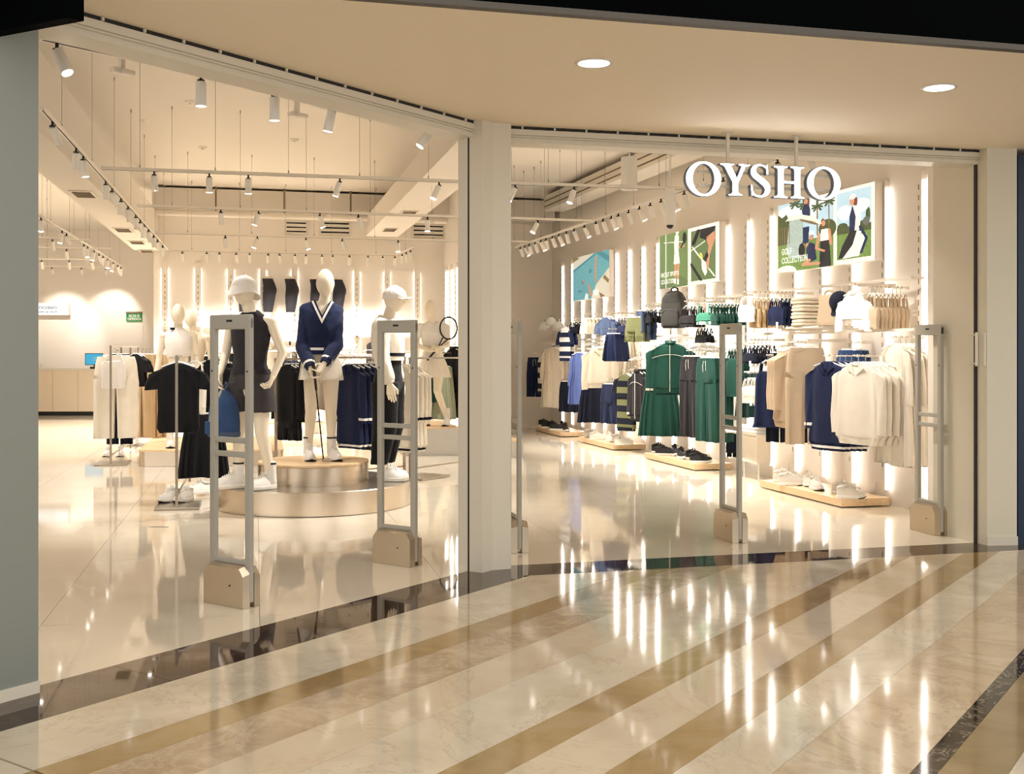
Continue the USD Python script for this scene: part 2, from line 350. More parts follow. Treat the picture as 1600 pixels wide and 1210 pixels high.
# checkout alcove on the left
al = bk(sL); alv = E
far = al + E * 7.6
obj_al = struct('wall_left', prism([al, al + E * 7.8, al + E * 7.8 + EN * .2, bk(sL - .2, -.2)], 0, ZC), m_wall, 'cream return wall of the checkout alcove', 'wall')
struct('wall_back', prism([far, far - V(8, 0), far - V(8, -.2), far + V(.1, .2)], 0, ZC), m_wall, 'cream wall behind the checkout counter', 'wall')
lw = far - V(7.6, 0)
struct('wall_left', prism([lw, lw - E * 24, lw - E * 24 - EN * .2, lw - EN * .2], 0, ZC), m_wall, 'cream left wall of the shop', 'wall')
struct('wall_front', prism([A(-.12, .05), A(-6.5, .05), A(-6.5, .25), A(-.12, .25)], 0, ZC), m_wall, 'inner front wall of the shop left of the pier', 'wall')
sill = [walled(A(-.3, .0), A(sA + .1, .0), .1, ZS + .05, ZC), walled(B(sB0 - .2, .0), B(sB1 + .6, .0), .1, ZS + .05, ZC)]
struct('wall_front', sill, m_wall, 'inner front wall above the shop opening', 'wall')
struct('ceiling', prism([A(-6.5, 0), A(3.468, 0), B(6, 0), CR + WN * 1, far + E * .5, lw + E * .3 - EN * .3], ZC, ZC + .1), m_ceil, 'cream ceiling of the shop', 'ceiling')

# light strips and slotted uprights: right wall
m_slot = pm('slot_shadow', '77664f', .7)
m_wire = pm('wire_grey', '9c8d78', .5)
def module(parent_wall, base, away, out, z0, z1, lab, grp, both=False, i=0):
    """A boxed upright on the wall at base (away: along the wall, out: into the shop), light strip on its near side."""
    c = base + out * .025
    obj('upright', bx((*(c + away * .03), (z0 + z1) / 2 + .05), (.05 if not both else .08, .05, z1 - z0 + .1), ang(away)), m_wall, parent_wall, False)
    if both: obj('cover_strip', bx((*(base + out * .0525 + away * .03), (z0 + z1) / 2 + .05), (.104, .005, z1 - z0 + .1), ang(away)), m_wall, parent_wall, False)
    sl = []
    for z in np.arange(.4, z1 - .05, .1): sl.append(bx((*(base + out * (.0505 if not both else .0555) + away * (.047 if not both else .03)), z), (.010, .003, .05), ang(away)))
    obj('slot', trimesh.util.concatenate(sl), m_slot, parent_wall, False, kind='stuff')
    sides = (-1, 1) if both else (-1,)
    for sgn in sides:
        o = c + away * (.03 + sgn * (.029 if not both else .042)) - out * (.006 if both else 0)
        obj('light_strip', rbx((*o, (z0 + z1) / 2), ((.006, .018, z1 - z0) if not both else (.004, .012, z1 - z0)), .0018, ang(away), 4), m_led if not both else m_ledb, None, 30,
            lab[0 if sgn < 0 else 1], 'light strip', grp)
ordn = ['first', 'second', 'third', 'fourth', 'fifth', 'sixth', 'seventh', 'eighth', 'ninth', 'tenth', 'eleventh', 'twelfth', 'thirteenth', 'fourteenth', 'fifteenth', 'sixteenth', 'seventeenth', 'eighteenth', 'nineteenth', 'twentieth', 'twenty-first', 'twenty-second', 'twenty-third', 'twenty-fourth', 'twenty-fifth', 'twenty-sixth']
U0 = uof(1443, WALL - .03)
for kk in range(20):
    u = U0 + .605 * kk
    if u > 21.3: break
    module(RW, wu(u, WALL, 0)[:2], WD, -WN, .15, 3.16, [f'vertical light strip on the right wall, {ordn[kk]} from the shop entrance'], 'light strips on the right wall')
for kk in range(9):
    s = 7.43 - .583 * kk
    module(BW, bk(s), WN, -WD, .15, 3.05, [f'vertical light strip on the back wall, left side of the {ordn[kk]} upright from the left', f'vertical light strip on the back wall, right side of the {ordn[kk]} upright from the left'], 'light strips on the back wall', True)
for kk in range(3):
    module(PT, bk(2.2, .35 + .5 * kk), WD, -WN, .15, 3.05, [f'vertical light strip on the short partition, {ordn[kk]} from the back wall'], 'light strips on the partition')

# ducts, beam, grilles
def duct(name, lab, a, b, w, z0, z1, grilles=()):
    d = thing(name, lab, 'duct')
    a, b = np.array(a), np.array(b); dv = (b - a) / np.linalg.norm(b - a); nv = V(dv[1], -dv[0])
    obj('casing', prism([a, b, b + nv * w, a + nv * w], z0, z1), m_ceil, d, False)
    for t in grilles:
        c = a + dv * t + nv * w * .5
        g = obj('grille', [bx((*c, z0 - .006), (.55, .26, .012), ang(dv))], m_frame, d, False)
        for k in range(6): obj('slat', bx((*(c + dv * (-.2 + .08 * k)), z0 - .016), (.035, .2, .008), ang(dv)), m_slot, g, False)
    return d
p = at(212, 392, 20.7); e402 = V(-.2217, .9751)
duct('air_duct', 'long cream boxed air duct under the ceiling at left', p[:2] - e402 * 13.4, p[:2] - e402 * .3, .42, 3.36, 4.02, (5.5, 9.5, 11.5, 13.2))
p = at(570, 371, 21.3)
duct('air_duct', 'cream boxed air duct under the ceiling left of the middle pillar', p[:2] - e402 * 12.5, p[:2] - e402 * .2, .6, 3.68, 4.03, (8.5, 11.0, 13.0))
p = at(840, 325, 21.5)
dd = duct('air_duct', 'cream boxed air duct running beside the right wall', p[:2] - WD * 12.5, p[:2] - WD * .4, .4, 4.15, 4.42, ())
for zz in (4.22, 4.32): obj('joint', bx((*(p[:2] - WD * 6.5 - WN * .004), zz), (12, .008, .02), ang(WD)), m_slot, dd, False)
obj('beam', prism([bk(.1, .0), bk(sL, .0), bk(sL, .5), bk(.1, .5)], 4.05, 4.46), m_ceil, None, False, 'cream beam along the back wall under the ceiling', 'beam', kind='structure')
pa, pb = bk(2.3, .75), bk(sL, .75)
pipe = thing('pipe', 'cream pipe running below the ceiling beam at the back', 'pipe')
obj('run', cyl((*pa, 3.98), (*pb, 3.98), .06), m_ceil, pipe)
for s in (2.9, 4.1, 5.3, 6.5): obj('bracket', bx((*bk(s, .75), 4.25), (.03, .05, .44), ANGW), m_slot, pipe, False)
for i, (x0, x1, y0, y1) in enumerate(((444, 482, 339, 371), (497, 549, 340, 373), (644, 699, 343, 375))):
    g = thing('vent_grille', ['louvred vent high on the back wall, left one', 'louvred vent high on the back wall, middle one', 'louvred vent high on the back wall, right one'][i], 'vent')
    Y = 21.2 + .25 * i
    a, b = at(x0, y1, Y), at(x1, y0, Y)
    s0 = float((CR - a[:2]) @ WN); s1 = float((CR - b[:2]) @ WN); w = s0 - s1; cz = (a[2] + b[2]) / 2; hz = b[2] - a[2]
    c = bk((s0 + s1) / 2, .015)
    for sx in (-1, 1): obj('frame', bx((*(c + WN * sx * (w / 2 - .02)), cz), (.04, .03, hz), ANGW), m_ceil, g, False)
    for sz in (-1, 1): obj('frame', bx((*c, cz + sz * (hz / 2 - .02)), (w, .03, .04), ANGW), m_ceil, g, False)
    obj('backing', bx((*bk((s0 + s1) / 2, .003), cz), (w - .03, .004, hz - .03), ANGW), m_blk, g, False)
    for k in range(4): obj('louvre', T(tbox((w - .06, .012, .055)), (*c, cz - hz / 2 + .07 + k * (hz - .1) / 3.6), ANGW, 25), m_ceil, g, False)
CONE = 40.
# ------------------------------------------------------------------ track lights
lamp_proto = None
m_joint = m_blk
def spot_parts(t, tilt, az):
    """A white cylinder on a black joint below the track; tilt degrees from straight down towards azimuth az (degrees)."""
    obj('joint', [cyl((0, 0, 0), (0, 0, -.035), .009, 8), cyl((0, 0, -.03), (0, 0, -.042), .022, 12)], m_blk, t)
    M = lambda m: T(m, (0, 0, -.035), 0, 0, 0) if not tilt else T(T(m, (0, 0, 0), 0, 0, -tilt), (0, 0, -.035), az)
    obj('can', M(loft([[(r * math.cos(a), r * math.sin(a), z) for a in np.linspace(0, 2 * np.pi, 17)[:-1]] for r, z in ((.02, -.004), (.03, -.008), (.031, -.15), (.027, -.15), (.026, -.14))], caps=True)), m_white, t)
    obj('lens', M(cyl((0, 0, -.1495), (0, 0, -.144), .0272, 14)), m_lens, t)
PROTOS = {}
def spot(loc, tilt, az, label, group, power=1., cone=None):
    key = tilt
    if key not in PROTOS:
        t = thing('track_spotlight', label, 'spotlight', loc, az, group); spot_parts(t, tilt, 0.); PROTOS[key] = t
    else: t = copy(PROTOS[key], loc, az, label, group)
    # lamp of its own at the lens, aimed along the can
    a, ti = math.radians(az), math.radians(tilt)
    d = V(math.sin(ti) * math.cos(a), math.sin(ti) * math.sin(a), -math.cos(ti))
    if power > 0:
        L = UsdLux.SphereLight.Define(stage, numbered('/World/Lamps', 'spot_lamp'))
        o = V(*loc) + V(0, 0, -.035) + d * .16
        L.AddTranslateOp().Set(Gf.Vec3d(*map(float, o)))
        L.AddRotateZOp().Set(float(az)); L.AddRotateYOp().Set(float(-tilt))
        L.CreateRadiusAttr(.03); L.CreateIntensityAttr(SPOT * power / (math.pi * .03 ** 2) / 40); L.CreateColorAttr(Gf.Vec3f(1, .95, .89)); SA = UsdLux.ShapingAPI.Apply(L.GetPrim()); SA.CreateShapingConeAngleAttr(cone or CONE); SA.CreateShapingConeSoftnessAttr(.6)
    return t
UsdGeom.Scope.Define(stage, '/World/Lamps')
ZT = 3.27
def track(lab, a, b, spots, grp, where, z=ZT, wires=4, drop=True, box=(.035, .03)):
    a, b = np.array(a, float)[:2], np.array(b, float)[:2]; d = b - a; L = np.linalg.norm(d); d /= L; nn = V(-d[1], d[0])
    t = thing('lighting_track', lab, 'lighting track', (0, 0, 0))
    obj('rail', bx((*((a + b) / 2), z + box[1] / 2), (L, box[0], box[1]), ang(d)), m_rail, t, False)
    obj('groove', bx((*((a + b) / 2), z - .0005), (L - .02, .012, .003), ang(d)), m_blk, t, False)
    if drop:
        for k in range(wires):
            q = a + d * L * (k + .5) / wires
            obj('hanger_wire', [cyl((*q, z + .02), (*q, ZC), .002, 5), cyl((*q, z + .03), (*q, z + .06), .006, 6), cyl((*q, ZC - .04), (*q, ZC), .006, 6)], m_wire, t)
    for i, sp in enumerate(spots):
        f, tilt, az = sp[:3]; pw = sp[3] if len(sp) > 3 else 1.
        q = a + d * L * f; cn_ = sp[4] if len(sp) > 4 else None
        spot((*q, z), tilt, az, f'white cylinder spotlight, {ordn[i]} along {where}', grp, pw, cn_)
def onY(x, y, z=ZT): return at(x, y, F * (z - HC) / (HY - y))
# along the left shop front
a, b = onY(64, 62, 3.16), onY(716, 205, 3.16)
dA = b - a
fr = lambda x: (lambda q: float(np.clip((q - a)[:2] @ dA[:2] / (dA[:2] @ dA[:2]), 0, 1)))(np.array([0, 0, 0]))
def frac(a, b, x):
    a2, b2 = a[:2], b[:2]; r = (x - CX) / F     # column x crosses the line a b where X = r Y
    return (r * a2[1] - a2[0]) / ((b2[0] - a2[0]) - r * (b2[1] - a2[1]))
track('cream lighting track just inside the left shop front', a, b, [(frac(a, b, 89), 30, -25, .12), (frac(a, b, 314), 0, 0, .12), (frac(a, b, 429), 0, 0, .12), (frac(a, b, 519), 12, 170, .12), (frac(a, b, 674), 35, 200, .12)], 'spotlights inside the left shop front', 'the track inside the left shop front', 3.16, 4, True, (.06, .05))
# cross tracks in the left room
xs = lambda y0, y1, x0=160, x1=722: (onY(x0, y0), onY(x1, y1))
for i, (y0, y1, x0, cols, wh) in enumerate((
        (265, 286, 158, (241, 327, 388, 531, 686), 'the first cross track'),
        (323, 341, 214, (345, 404, 500, 560, 668), 'the second cross track'),
        (365, 378, 242, (352, 402, 478, 535, 622), 'the third cross track'),
        (392, 400, 262, (285, 323, 343, 369, 390, 419, 437, 461, 478, 503, 520, 546, 575, 598, 617), 'the fourth cross track'))):
    a, b = onY(x0, y0), onY(722 if i < 3 else 622, y1)
    sp = []
    for j, x in enumerate(cols):
        ti, az = [(8, 90), (0, 0), (0, 0), (18, 170), (25, 200)][j % 5] if i == 0 else [(15, 95), (20, 200), (15, 0), (18, 30), (0, 0)][j % 5] if i < 3 else [(20, 90), (15, 80), (22, 100)][j % 3]
        sp.append((frac(a, b, x), ti, az, (.58 if j < 4 else 1.4) if i < 3 else .85))
    track(f'cream lighting track on wires, {wh[4:]} from the entrance', a, b, sp, f'spotlights on {wh}', wh, ZT, 5)
a, b = onY(621, 400), onY(647, 388)
track('short angled lighting track near the partition', a, b, [(.3, 15, 90, .8), (.55, 15, 60, .8), (.8, 15, 60, .8)], 'spotlights on the short angled track', 'the short angled track by the partition', ZT, 1)
a, b = onY(66, 172), onY(262, 392)
cl = (82, 119, 130, 165, 175, 189, 200, 212, 219, 225, 232, 240, 246, 254)
track('cream lighting track running from the entrance to the back at left', a, b, [(frac(a, b, x), [38, 20, 10, 12][j % 4], [80, 120, 60, 95][j % 4], .55) for j, x in enumerate(cl)], 'spotlights on the long left track', 'the long left track', ZT, 7)
# checkout tracks
a, b = onY(62, 339, 3.3), onY(194, 420, 3.3)
track('cream lighting track running towards the checkout counter', a, b, [(frac(a, b, x), [0, 12, 20, 15][j % 4], [0, 200, 60, 120][j % 4], 1.7, 55) for j, x in enumerate((64, 97, 104, 131, 137, 147, 155, 161, 168, 177, 184, 189))], 'spotlights on the checkout track', 'the track towards the checkout', 3.3, 6)
for i, (y0, y1, cols) in enumerate(((371, 377, (82,)), (388, 390, (104,)), (406, 407, (65, 108, 143)), (417, 419, (81, 127, 165)))):
    zt = 3.5 if i == 3 else 3.3
    a, b = onY(40, y0, zt), onY(172 if i else 140, y1, zt)
    track(f'cream cross track over the checkout area, {ordn[i]} from the front', a, b, [(frac(a, b, x), [12, 5, 18][j % 3], [90, 80, 60][j % 3], 1.7, 55) if i < 3 else (frac(a, b, x), 44, 102, [1.5, .12, 1.1][j], 34) for j, x in enumerate(cols)], f'spotlights on checkout cross track {i + 1}', f'the {ordn[i]} checkout cross track', zt, 2)
# along the right wall
a, b = onY(1300, 220), onY(806, 388)
cr = (1262, 1215, 1172, 1130, 1069, 1050, 1033, 1016, 999, 982, 966, 955, 942, 931, 913, 897, 885, 873, 863, 853, 845, 836, 827, 820, 813)
track('cream lighting track running along the right wall', a, b, [(frac(a, b, x), [22, 16, 26][j % 3], [14, 25, 5][j % 3], 1.05 if j else .2) for j, x in enumerate(cr)], 'spotlights on the right wall track', 'the right wall track from the entrance', ZT, 10)
for i, (y0, y1, x1, cols) in enumerate(((287, 297, 1072, (805, 897)), (341, 347, 925, (840,)), (376, 381, 850, ()))):
    a, b = onY(722, y0 - 1), onY(x1, y1)
    track(f'cream cross track right of the middle pillar, {ordn[i]} from the front', a, b, [(frac(a, b, x), [28, 20][j % 2], 200, 2.6) for j, x in enumerate(cols)], f'spotlights on right cross track {i + 1}', f'the {ordn[i]} right-hand cross track', ZT, 4)
# hanging people counters inside the left front, pendant cylinder, dome camera, ceiling discs
for i, (x, y, Y) in enumerate(((190, 112, 7.3), (464, 180, 8.6), (1, 1, 1))):
    if i == 2: break
    p = at(x, y, Y)
    t = thing('people_counter', ['white hanging sensor near the first front spotlight', 'white hanging sensor between the two right front spotlights'][i], 'sensor', p, 55)
    obj('housing', [rbx((0, 0, 0), (.15, .06, .035), .008), rbx((.02, -.035, -.005), (.09, .05, .03), .008)], m_rail, t)
    obj('stem', bx((0, 0, .7), (.03, .03, ZC - p[2] - .0) if False else (.03, .03, 1.38)), m_rail, t, False)
p = at(983, 297, 12.2)
t = thing('pendant_cylinder', 'large white cylinder pendant lamp left of the letters', 'pendant lamp', p)
obj('can', loft([[(r * math.cos(a), r * math.sin(a), z) for a in np.linspace(0, 2 * np.pi, 25)[:-1]] for r, z in ((.02, .36), (.088, .355), (.09, .0), (.08, .0), (.075, .03))]), m_white, t)
obj('stem', cyl((0, 0, .36), (0, 0, ZC - p[2]), .012), m_white, t)
p = at(1047, 352, 12.0)
t = thing('security_camera', 'white tube dome camera with black glass above the racket poster', 'camera', p)
obj('tube', loft([[(r * math.cos(a), r * math.sin(a), z) for a in np.linspace(0, 2 * np.pi, 21)[:-1]] for r, z in ((.02, .40), (.055, .39), (.058, .0))]), m_white, t)
obj('dome', T(icosphere(2, .04), (0, 0, 0)), pm('dome_glass', '141414', .05), t)
obj('stem', cyl((0, 0, .39), (0, 0, ZC - p[2]), .012), m_white, t)
for i, (x, y) in enumerate(((297, 158), (317, 229), (460, 217), (226, 188), (206, 258))):
    p = onY(x, y, ZC)
    t = thing('smoke_detector', 'small round white ceiling detector, ' + ['upper one left of the hanging spotlights', 'lower one under the upper one', 'one right of the hanging spotlights', 'faint one at far left', 'one nearest the left track'][i], 'detector', (p[0], p[1], ZC))
    obj('disc', cyl((0, 0, 0), (0, 0, -.03), .06, 20, .05), m_white, t)
    obj('sensor', cyl((0, 0, -.03), (0, 0, -.045), .025, 14), m_rail, t)
# ------------------------------------------------------------------ security gates
def gate_parts(t):
    H = 1.765
    for sx in (-1, 1):
        obj('post', rbx((sx * .158, 0, (H - .02 + .03) / 2), (.046, .034, H - .05), .006), m_gate, t)
        obj('screw', T(tcyl(.006, .004, sections=8), (sx * .158, -.0175, 1.42), 0, 90), m_blk, t)
    obj('top_beam', [rbx((0, 0, H - .045), (.362, .036, .09), .008)], m_gate, t)
    for sy in (-1, 1): obj('badge', rbx((0, sy * .0185, H - .038), (.05, .004, .013), .0015), m_blk, t)
    for z in (1.0, .915): obj('crossbar', rbx((0, 0, z), (.29, .022, .034), .005), m_gate, t)
    obj('foot_bar', rbx((0, 0, .262), (.29, .024, .03), .005), m_gate, t)
    for sy in (-1, 1):
        P = [(-.182, .0015), (.182, .0015), (.182, .205), (.145, .25), (-.145, .25), (-.182, .205)]
        m = extrude_polygon(Polygon(P), .05, engine='earcut'); m = T(m, (0, 0, 0), 0, 90)
        m.apply_translation((0, .068 if sy > 0 else -.018, 0))
        v = m.vertices.copy(); far = np.abs(v[:, 1]) > .06
        v[far, 0] *= .965; v[far, 2] = np.where(v[far, 2] > .1, v[far, 2] - .014, v[far, 2]); m.vertices = v
        b = obj('base_cover', m, m_gateb, t, 20)
        obj('lock', T(tcyl(.006, .003, sections=8), (.06, sy * .069, .13), 0, 90), m_blk, b)
    obj('base_core', bx((0, 0, .1), (.28, .034, .19)), m_gateb, t, False)
gates = [(354, 951, ang(AN), 'grey security gate at the left entrance, nearest the left pier'), (618, 886, ang(AN), 'grey security gate left of the middle pillar, before the right-hand capped mannequin'),
         (803, 863, ang(BN), 'grey security gate half hidden behind the middle pillar'), (1146, 848, ang(BN), 'grey security gate in front of the green clothes'), (1460, 836, ang(BN), 'grey security gate by the plain wall panel at right')]
gp = None
for x, y, r, lab in gates:
    p = fl(x, y)
    p = p + V(0, .12)
    if gp is None: gp = thing('security_gate', lab, 'security gate', (*p, 0), r + 180, 'shop security gates'); gate_parts(gp)
    else: copy(gp, (*p, 0), r + 180, lab)

# ------------------------------------------------------------------ letters over the right opening
def serif_letter(ch):
    """Capital of a high-contrast serif face, cap height 1; returns (shape, width)."""
    ell = lambda cx, cy, a, b: affinity.scale(Point(cx, cy).buffer(1, 40), a, b)
    R = lambda x0, y0, x1, y1: sbox(x0, y0, x1, y1)
    ser = lambda x, y, w, up: Polygon([(x - w / 2, y), (x + w / 2, y), (x + w / 2, y + up * .028), (x + w * .30, y + up * .05), (x + .085, y + up * .10), (x - .085, y + up * .10), (x - w * .30, y + up * .05), (x - w / 2, y + up * .028)])
    if ch == 'O':
        return ell(.53, .5, .53, .525).difference(ell(.53, .5, .335, .465)), 1.06
    if ch == 'H':
        s = unary_union([R(.115, 0, .285, 1), R(.615, 0, .785, 1), R(.2, .46, .7, .535)] + [ser(x, y, .40, u) for x in (.2, .7) for y, u in ((0, 1), (1, -1))])
        return s, .9
    if ch == 'Y':
        s = unary_union([R(.36, 0, .53, .46), ser(.445, 0, .42, 1), Polygon([(.08, .97), (.29, .97), (.53, .45), (.53, .36), (.36, .36), (.36, .42)]), Polygon([(.66, .97), (.77, .97), (.53, .40), (.44, .40)]),
                         ser(.185, 1, .42, -1).intersection(R(-.1, .93, .5, 1)), ser(.725, 1, .34, -1).intersection(R(.5, .93, 1, 1))])
        return s, .9
    cen = [(.545, .80), (.50, .90), (.40, .965), (.28, .975), (.16, .92), (.105, .80), (.14, .68), (.27, .575), (.41, .47), (.52, .36), (.55, .23), (.49, .10), (.37, .03), (.25, .025), (.14, .07), (.075, .17), (.05, .25)]
    wid = [.03, .035, .04, .05, .10, .155, .17, .175, .18, .175, .16, .11, .055, .045, .04, .035, .03]
    from scipy.interpolate import CubicSpline
    tt = np.arange(len(cen)); cs, ws = CubicSpline(tt, cen), CubicSpline(tt, wid); q = np.linspace(0, len(cen) - 1, 120)
    s = unary_union([Polygon(np.vstack([Point(*cs(u)).buffer(ws(u) / 2, 10).exterior.coords, Point(*cs(v)).buffer(ws(v) / 2, 10).exterior.coords])).convex_hull for u, v in zip(q, q[1:])])
    s = unary_union([s, Polygon([(.505, .97), (.545, .97), (.56, .70), (.525, .70)]), Polygon([(.035, .36), (.07, .36), (.10, .05), (.05, .05)])])
    return s, .62
def sOnB(x, q):
    r = (x - CX) / F; o = BO + BN * q
    return (r * o[1] - o[0]) / (BV[0] - r * BV[1])
m_letter = glow('letter_face', (1.0, .98, 1.0), 8.)
m_lside = pm('letter_side', '5e6472', .4)
QS = -.30
sign = thing('shop_sign', 'illuminated white serif letters OYSHO hung on rods over the right opening', 'shop sign')
for ch, x0, x1, y0, y1 in (('O', 1072, 1126.5, 252.5, 306.5), ('Y', 1125.5, 1171.5, 256.5, 305.5), ('S', 1173, 1203.5, 257, 308.5), ('H', 1209.5, 1256, 260.5, 309.5), ('O', 1261, 1313, 261, 312.5)):
    sh, w = serif_letter(ch)
    b = sh.bounds; s0, s1 = sOnB(x0, QS), sOnB(x1, QS); Y = (B((s0 + s1) / 2, QS))[1]
    za, zb = HC + (HY - y1) * Y / F, HC + (HY - y0) * Y / F
    sh = affinity.translate(affinity.scale(affinity.translate(sh, -b[0], -b[1]), (s1 - s0) / (b[2] - b[0]), (zb - za) / (b[3] - b[1]), origin=(0, 0)), s0, za)
    def upright(polys, q0, q1):
        ms = []
        for g in getattr(polys, 'geoms', [polys]):
            m = extrude_polygon(g.simplify(.0004), q1 - q0, engine='earcut'); v = m.vertices
            m.vertices = np.column_stack([BO[0] + BV[0] * v[:, 0] + BN[0] * (q1 - v[:, 2]), BO[1] + BV[1] * v[:, 0] + BN[1] * (q1 - v[:, 2]), v[:, 1]]); ms.append(m)
        return ms
    L = obj('letter', upright(sh.buffer(.003), QS, QS + .045), m_lside, sign, False)
    obj('letter_face', upright(sh, QS - .004, QS), m_letter, L, False)
for ya, yb in ((268, 278.5), (290, 301)):
    s0, s1 = sOnB(1090, QS + .06), sOnB(1300, QS + .06); a, b = B(s0, QS + .06), B(s1, QS + .06)
    z = HC + (HY - ya) * a[1] / F
    obj('back_rail', bx((*((a + b) / 2), z), (s1 - s0, .02, .02), ANGB), m_frame, sign, False)
for x in (1137, 1244):
    s = sOnB(x, QS + .08); p = B(s, QS + .08)
    obj('hanging_rod', bx((*p, (ZS + 2.66) / 2), (.022, .022, ZS - 2.66), ANGB), m_frame, sign, False)
    obj('ceiling_plate', bx((*p, ZS - .004), (.07, .07, .008), ANGB), m_frame, sign, False)

# ------------------------------------------------------------------ light boxes with printed photographs on the right wall
DP = 6.37
def printed(name, hexc, es=.55):
    return pm('print_' + name, hexc, .5, emit=hexc, es=es, var=dict(grass=.3, grassd=.3, tree=.5, palm=.4, trunk=.4, court=.16, courtd=.16, pool=.25, poold=.25, glass=.2, sky=.12, hair=.3, skin=.12).get(name, .0), vscale=34.)
PR = {k: printed(k, v) for k, v in dict(sky='b9d8ea', cloud='e9f1f4', grass='75934f', grassd='4f7a34', tree='4c5836', trunk='7d6b4f', palm='4a5a3c', skin='c99575', hair='7c4630', navy='1d2c52', black='22242a', white='f2f0ea', cart='efe9dc', glass='a9bcb6', court='728a58', courtd='647a50', grey='6a6e66', pool='6aa9b2', poold='4c8c9a', deck='d8d2c0', brown='8c744f', yellow='d9d06a').items()}
def lightbox(name, lab, x0, x1, z0, z1, dep=.086):
    ua, ub = uof(x0, DP), uof(x1, DP)                # left (far) and right (near) ends
    t = thing(name, lab, 'poster')
    M = lambda pts: [wu(ua + (ub - ua) * p[0], DP, 0) for p in pts]
    c = (wu(ua, DP + dep / 2, 0) + wu(ub, DP + dep / 2, 0)) / 2
    obj('case', bx((c[0], c[1], (z0 + z1) / 2), (abs(ub - ua), dep, z1 - z0), ang(WD)), m_wall, t, False)
    W, Hh = abs(ub - ua), z1 - z0
    def shape(nm, key, poly, layer, txt=False):
        """A flat printed shape; x from 0 to 1 across, y from 0 to 1 up."""
        poly = poly.intersection(sbox(0, 0, 1, 1)) if not txt else poly
        ms = []
        for g in getattr(poly, 'geoms', [poly]):
            if g.geom_type != 'Polygon' or g.area < 1e-6: continue
            m = extrude_polygon(g, 1, engine='earcut'); v = m.vertices
            x, y, o = v[:, 0] * W, z0 + v[:, 1] * Hh, (layer + v[:, 2]) * .0012
            m.vertices = np.column_stack([wu(ua, DP, 0)[0] - WD[0] * x - WN[0] * o, wu(ua, DP, 0)[1] - WD[1] * x - WN[1] * o, y])
            obj(nm, m, PR[key], t, False)
    def text(s, x, y, h, layer=7, wmax=.5):
        m = meshkit.text_mesh(s, h * Hh, .0012, True); v = m.vertices.copy()
        k = min(1., wmax * W / max(v[:, 0].max(), 1e-6))
        xx, yy, o = x * W + v[:, 0] * k, z0 + y * Hh + v[:, 1], layer * .0012 + v[:, 2]
        b = wu(ua, DP, 0)
        m.vertices = np.column_stack([b[0] - WD[0] * xx - WN[0] * o, b[1] - WD[1] * xx - WN[1] * o, yy])
        obj('lettering', m, PR['white'], t, False)
    return shape, text, W / Hh
Pg = Polygon
def blob(cx, cy, a, b, n=14): return affinity.scale(Point(cx, cy).buffer(1, n // 4 + 2), a, b)
def limb(pts, w): return LineString(pts).buffer(w, 3)
# golf
sh, tx, ar = lightbox('golf_poster', 'backlit golf collection poster with buggy and golfers, nearest on the right wall', 1216, 1367, 2.45, 3.235)
R = sbox
sh('sky', 'sky', R(0, .42, .62, 1), 0); sh('lawn', 'grass', R(0, 0, .62, .42), 0); sh('cloud', 'cloud', unary_union([blob(.12, .86, .12, .10), blob(.33, .80, .14, .1), blob(.5, .93, .14, .08)]), 1)
sh('trees', 'tree', unary_union([Pg([(0, .40), (0, .86), (.05, .80), (.10, .84), (.16, .66), (.16, .40)]), blob(.55, .52, .09, .13), blob(.2, .55, .08, .12)]), 2)
sh('trunks', 'trunk', unary_union([R(.02 + .028 * i, .40, .03 + .028 * i, .66) for i in range(5)] + [R(.44, .45, .452, .84), R(.562, .5, .572, .88)]), 3)
sh('palm', 'palm', unary_union([limb([(cx, cy), (cx + dx, cy + dy)], .012) for cx, cy in ((.446, .86), (.567, .9), (.30, .93), (.2, .97)) for dx, dy in ((-.05, .02), (.05, .02), (-.035, -.06), (.035, -.06), (0, .07), (-.05, -.02), (.05, -.02))]), 3)
sh('windscreen', 'glass', Pg([(.10, .30), (.14, .76), (.30, .74), (.27, .16), (.13, .2)]), 3)
sh('cart_roof', 'cart', Pg([(.09, .74), (.14, .80), (.28, .79), (.42, .72), (.50, .60), (.47, .60), (.40, .66), (.26, .735)]), 5)
sh('roof_edge', 'trunk', Pg([(.26, .735), (.40, .66), (.47, .60), (.44, .60), (.38, .63), (.27, .70)]), 6)
sh('jacket', 'navy', Pg([(.29, .72), (.28, .86), (.31, .93), (.35, .93), (.37, .84), (.37, .70)]), 4); sh('trousers', 'navy', Pg([(.29, .36), (.29, .60), (.36, .60), (.35, .36)]), 4)
sh('face', 'skin', unary_union([blob(.325, .96, .022, .035), limb([(.30, .36), (.30, .26)], .012), limb([(.34, .36), (.34, .26)], .012)]), 5); sh('hair', 'hair', unary_union([blob(.345, .95, .018, .06), blob(.505, .60, .02, .07), blob(.385, .44, .018, .05)]), 4)
sh('top', 'white', unary_union([Pg([(.48, .36), (.49, .52), (.56, .52), (.57, .36)]), blob(.385, .50, .028, .03), blob(.10, .0, .12, .09)]), 6)
sh('dress', 'black', Pg([(.47, 0), (.48, .38), (.57, .36), (.59, 0)]), 5); sh('face', 'skin', unary_union([blob(.515, .60, .02, .04), limb([(.47, .46), (.44, .27), (.52, .22)], .014), limb([(.575, .50), (.59, .30)], .014), blob(.385, .43, .02, .035), limb([(.36, .12), (.30, .07), (.46, .06)], .022)]), 7)
sh('jumper', 'navy', Pg([(.34, .08), (.33, .30), (.37, .37), (.42, .34), (.44, .12)]), 6); sh('club_bag', 'black', blob(.28, .28, .035, .10), 6)
tx('GOLF', .05, .255, .085, 9, .14); tx('COLLECTION', .05, .125, .085, 9, .36)
sh('frame', 'white', R(.612, 0, 1, 1).difference(R(.645, .06, .97, .955)), 1)
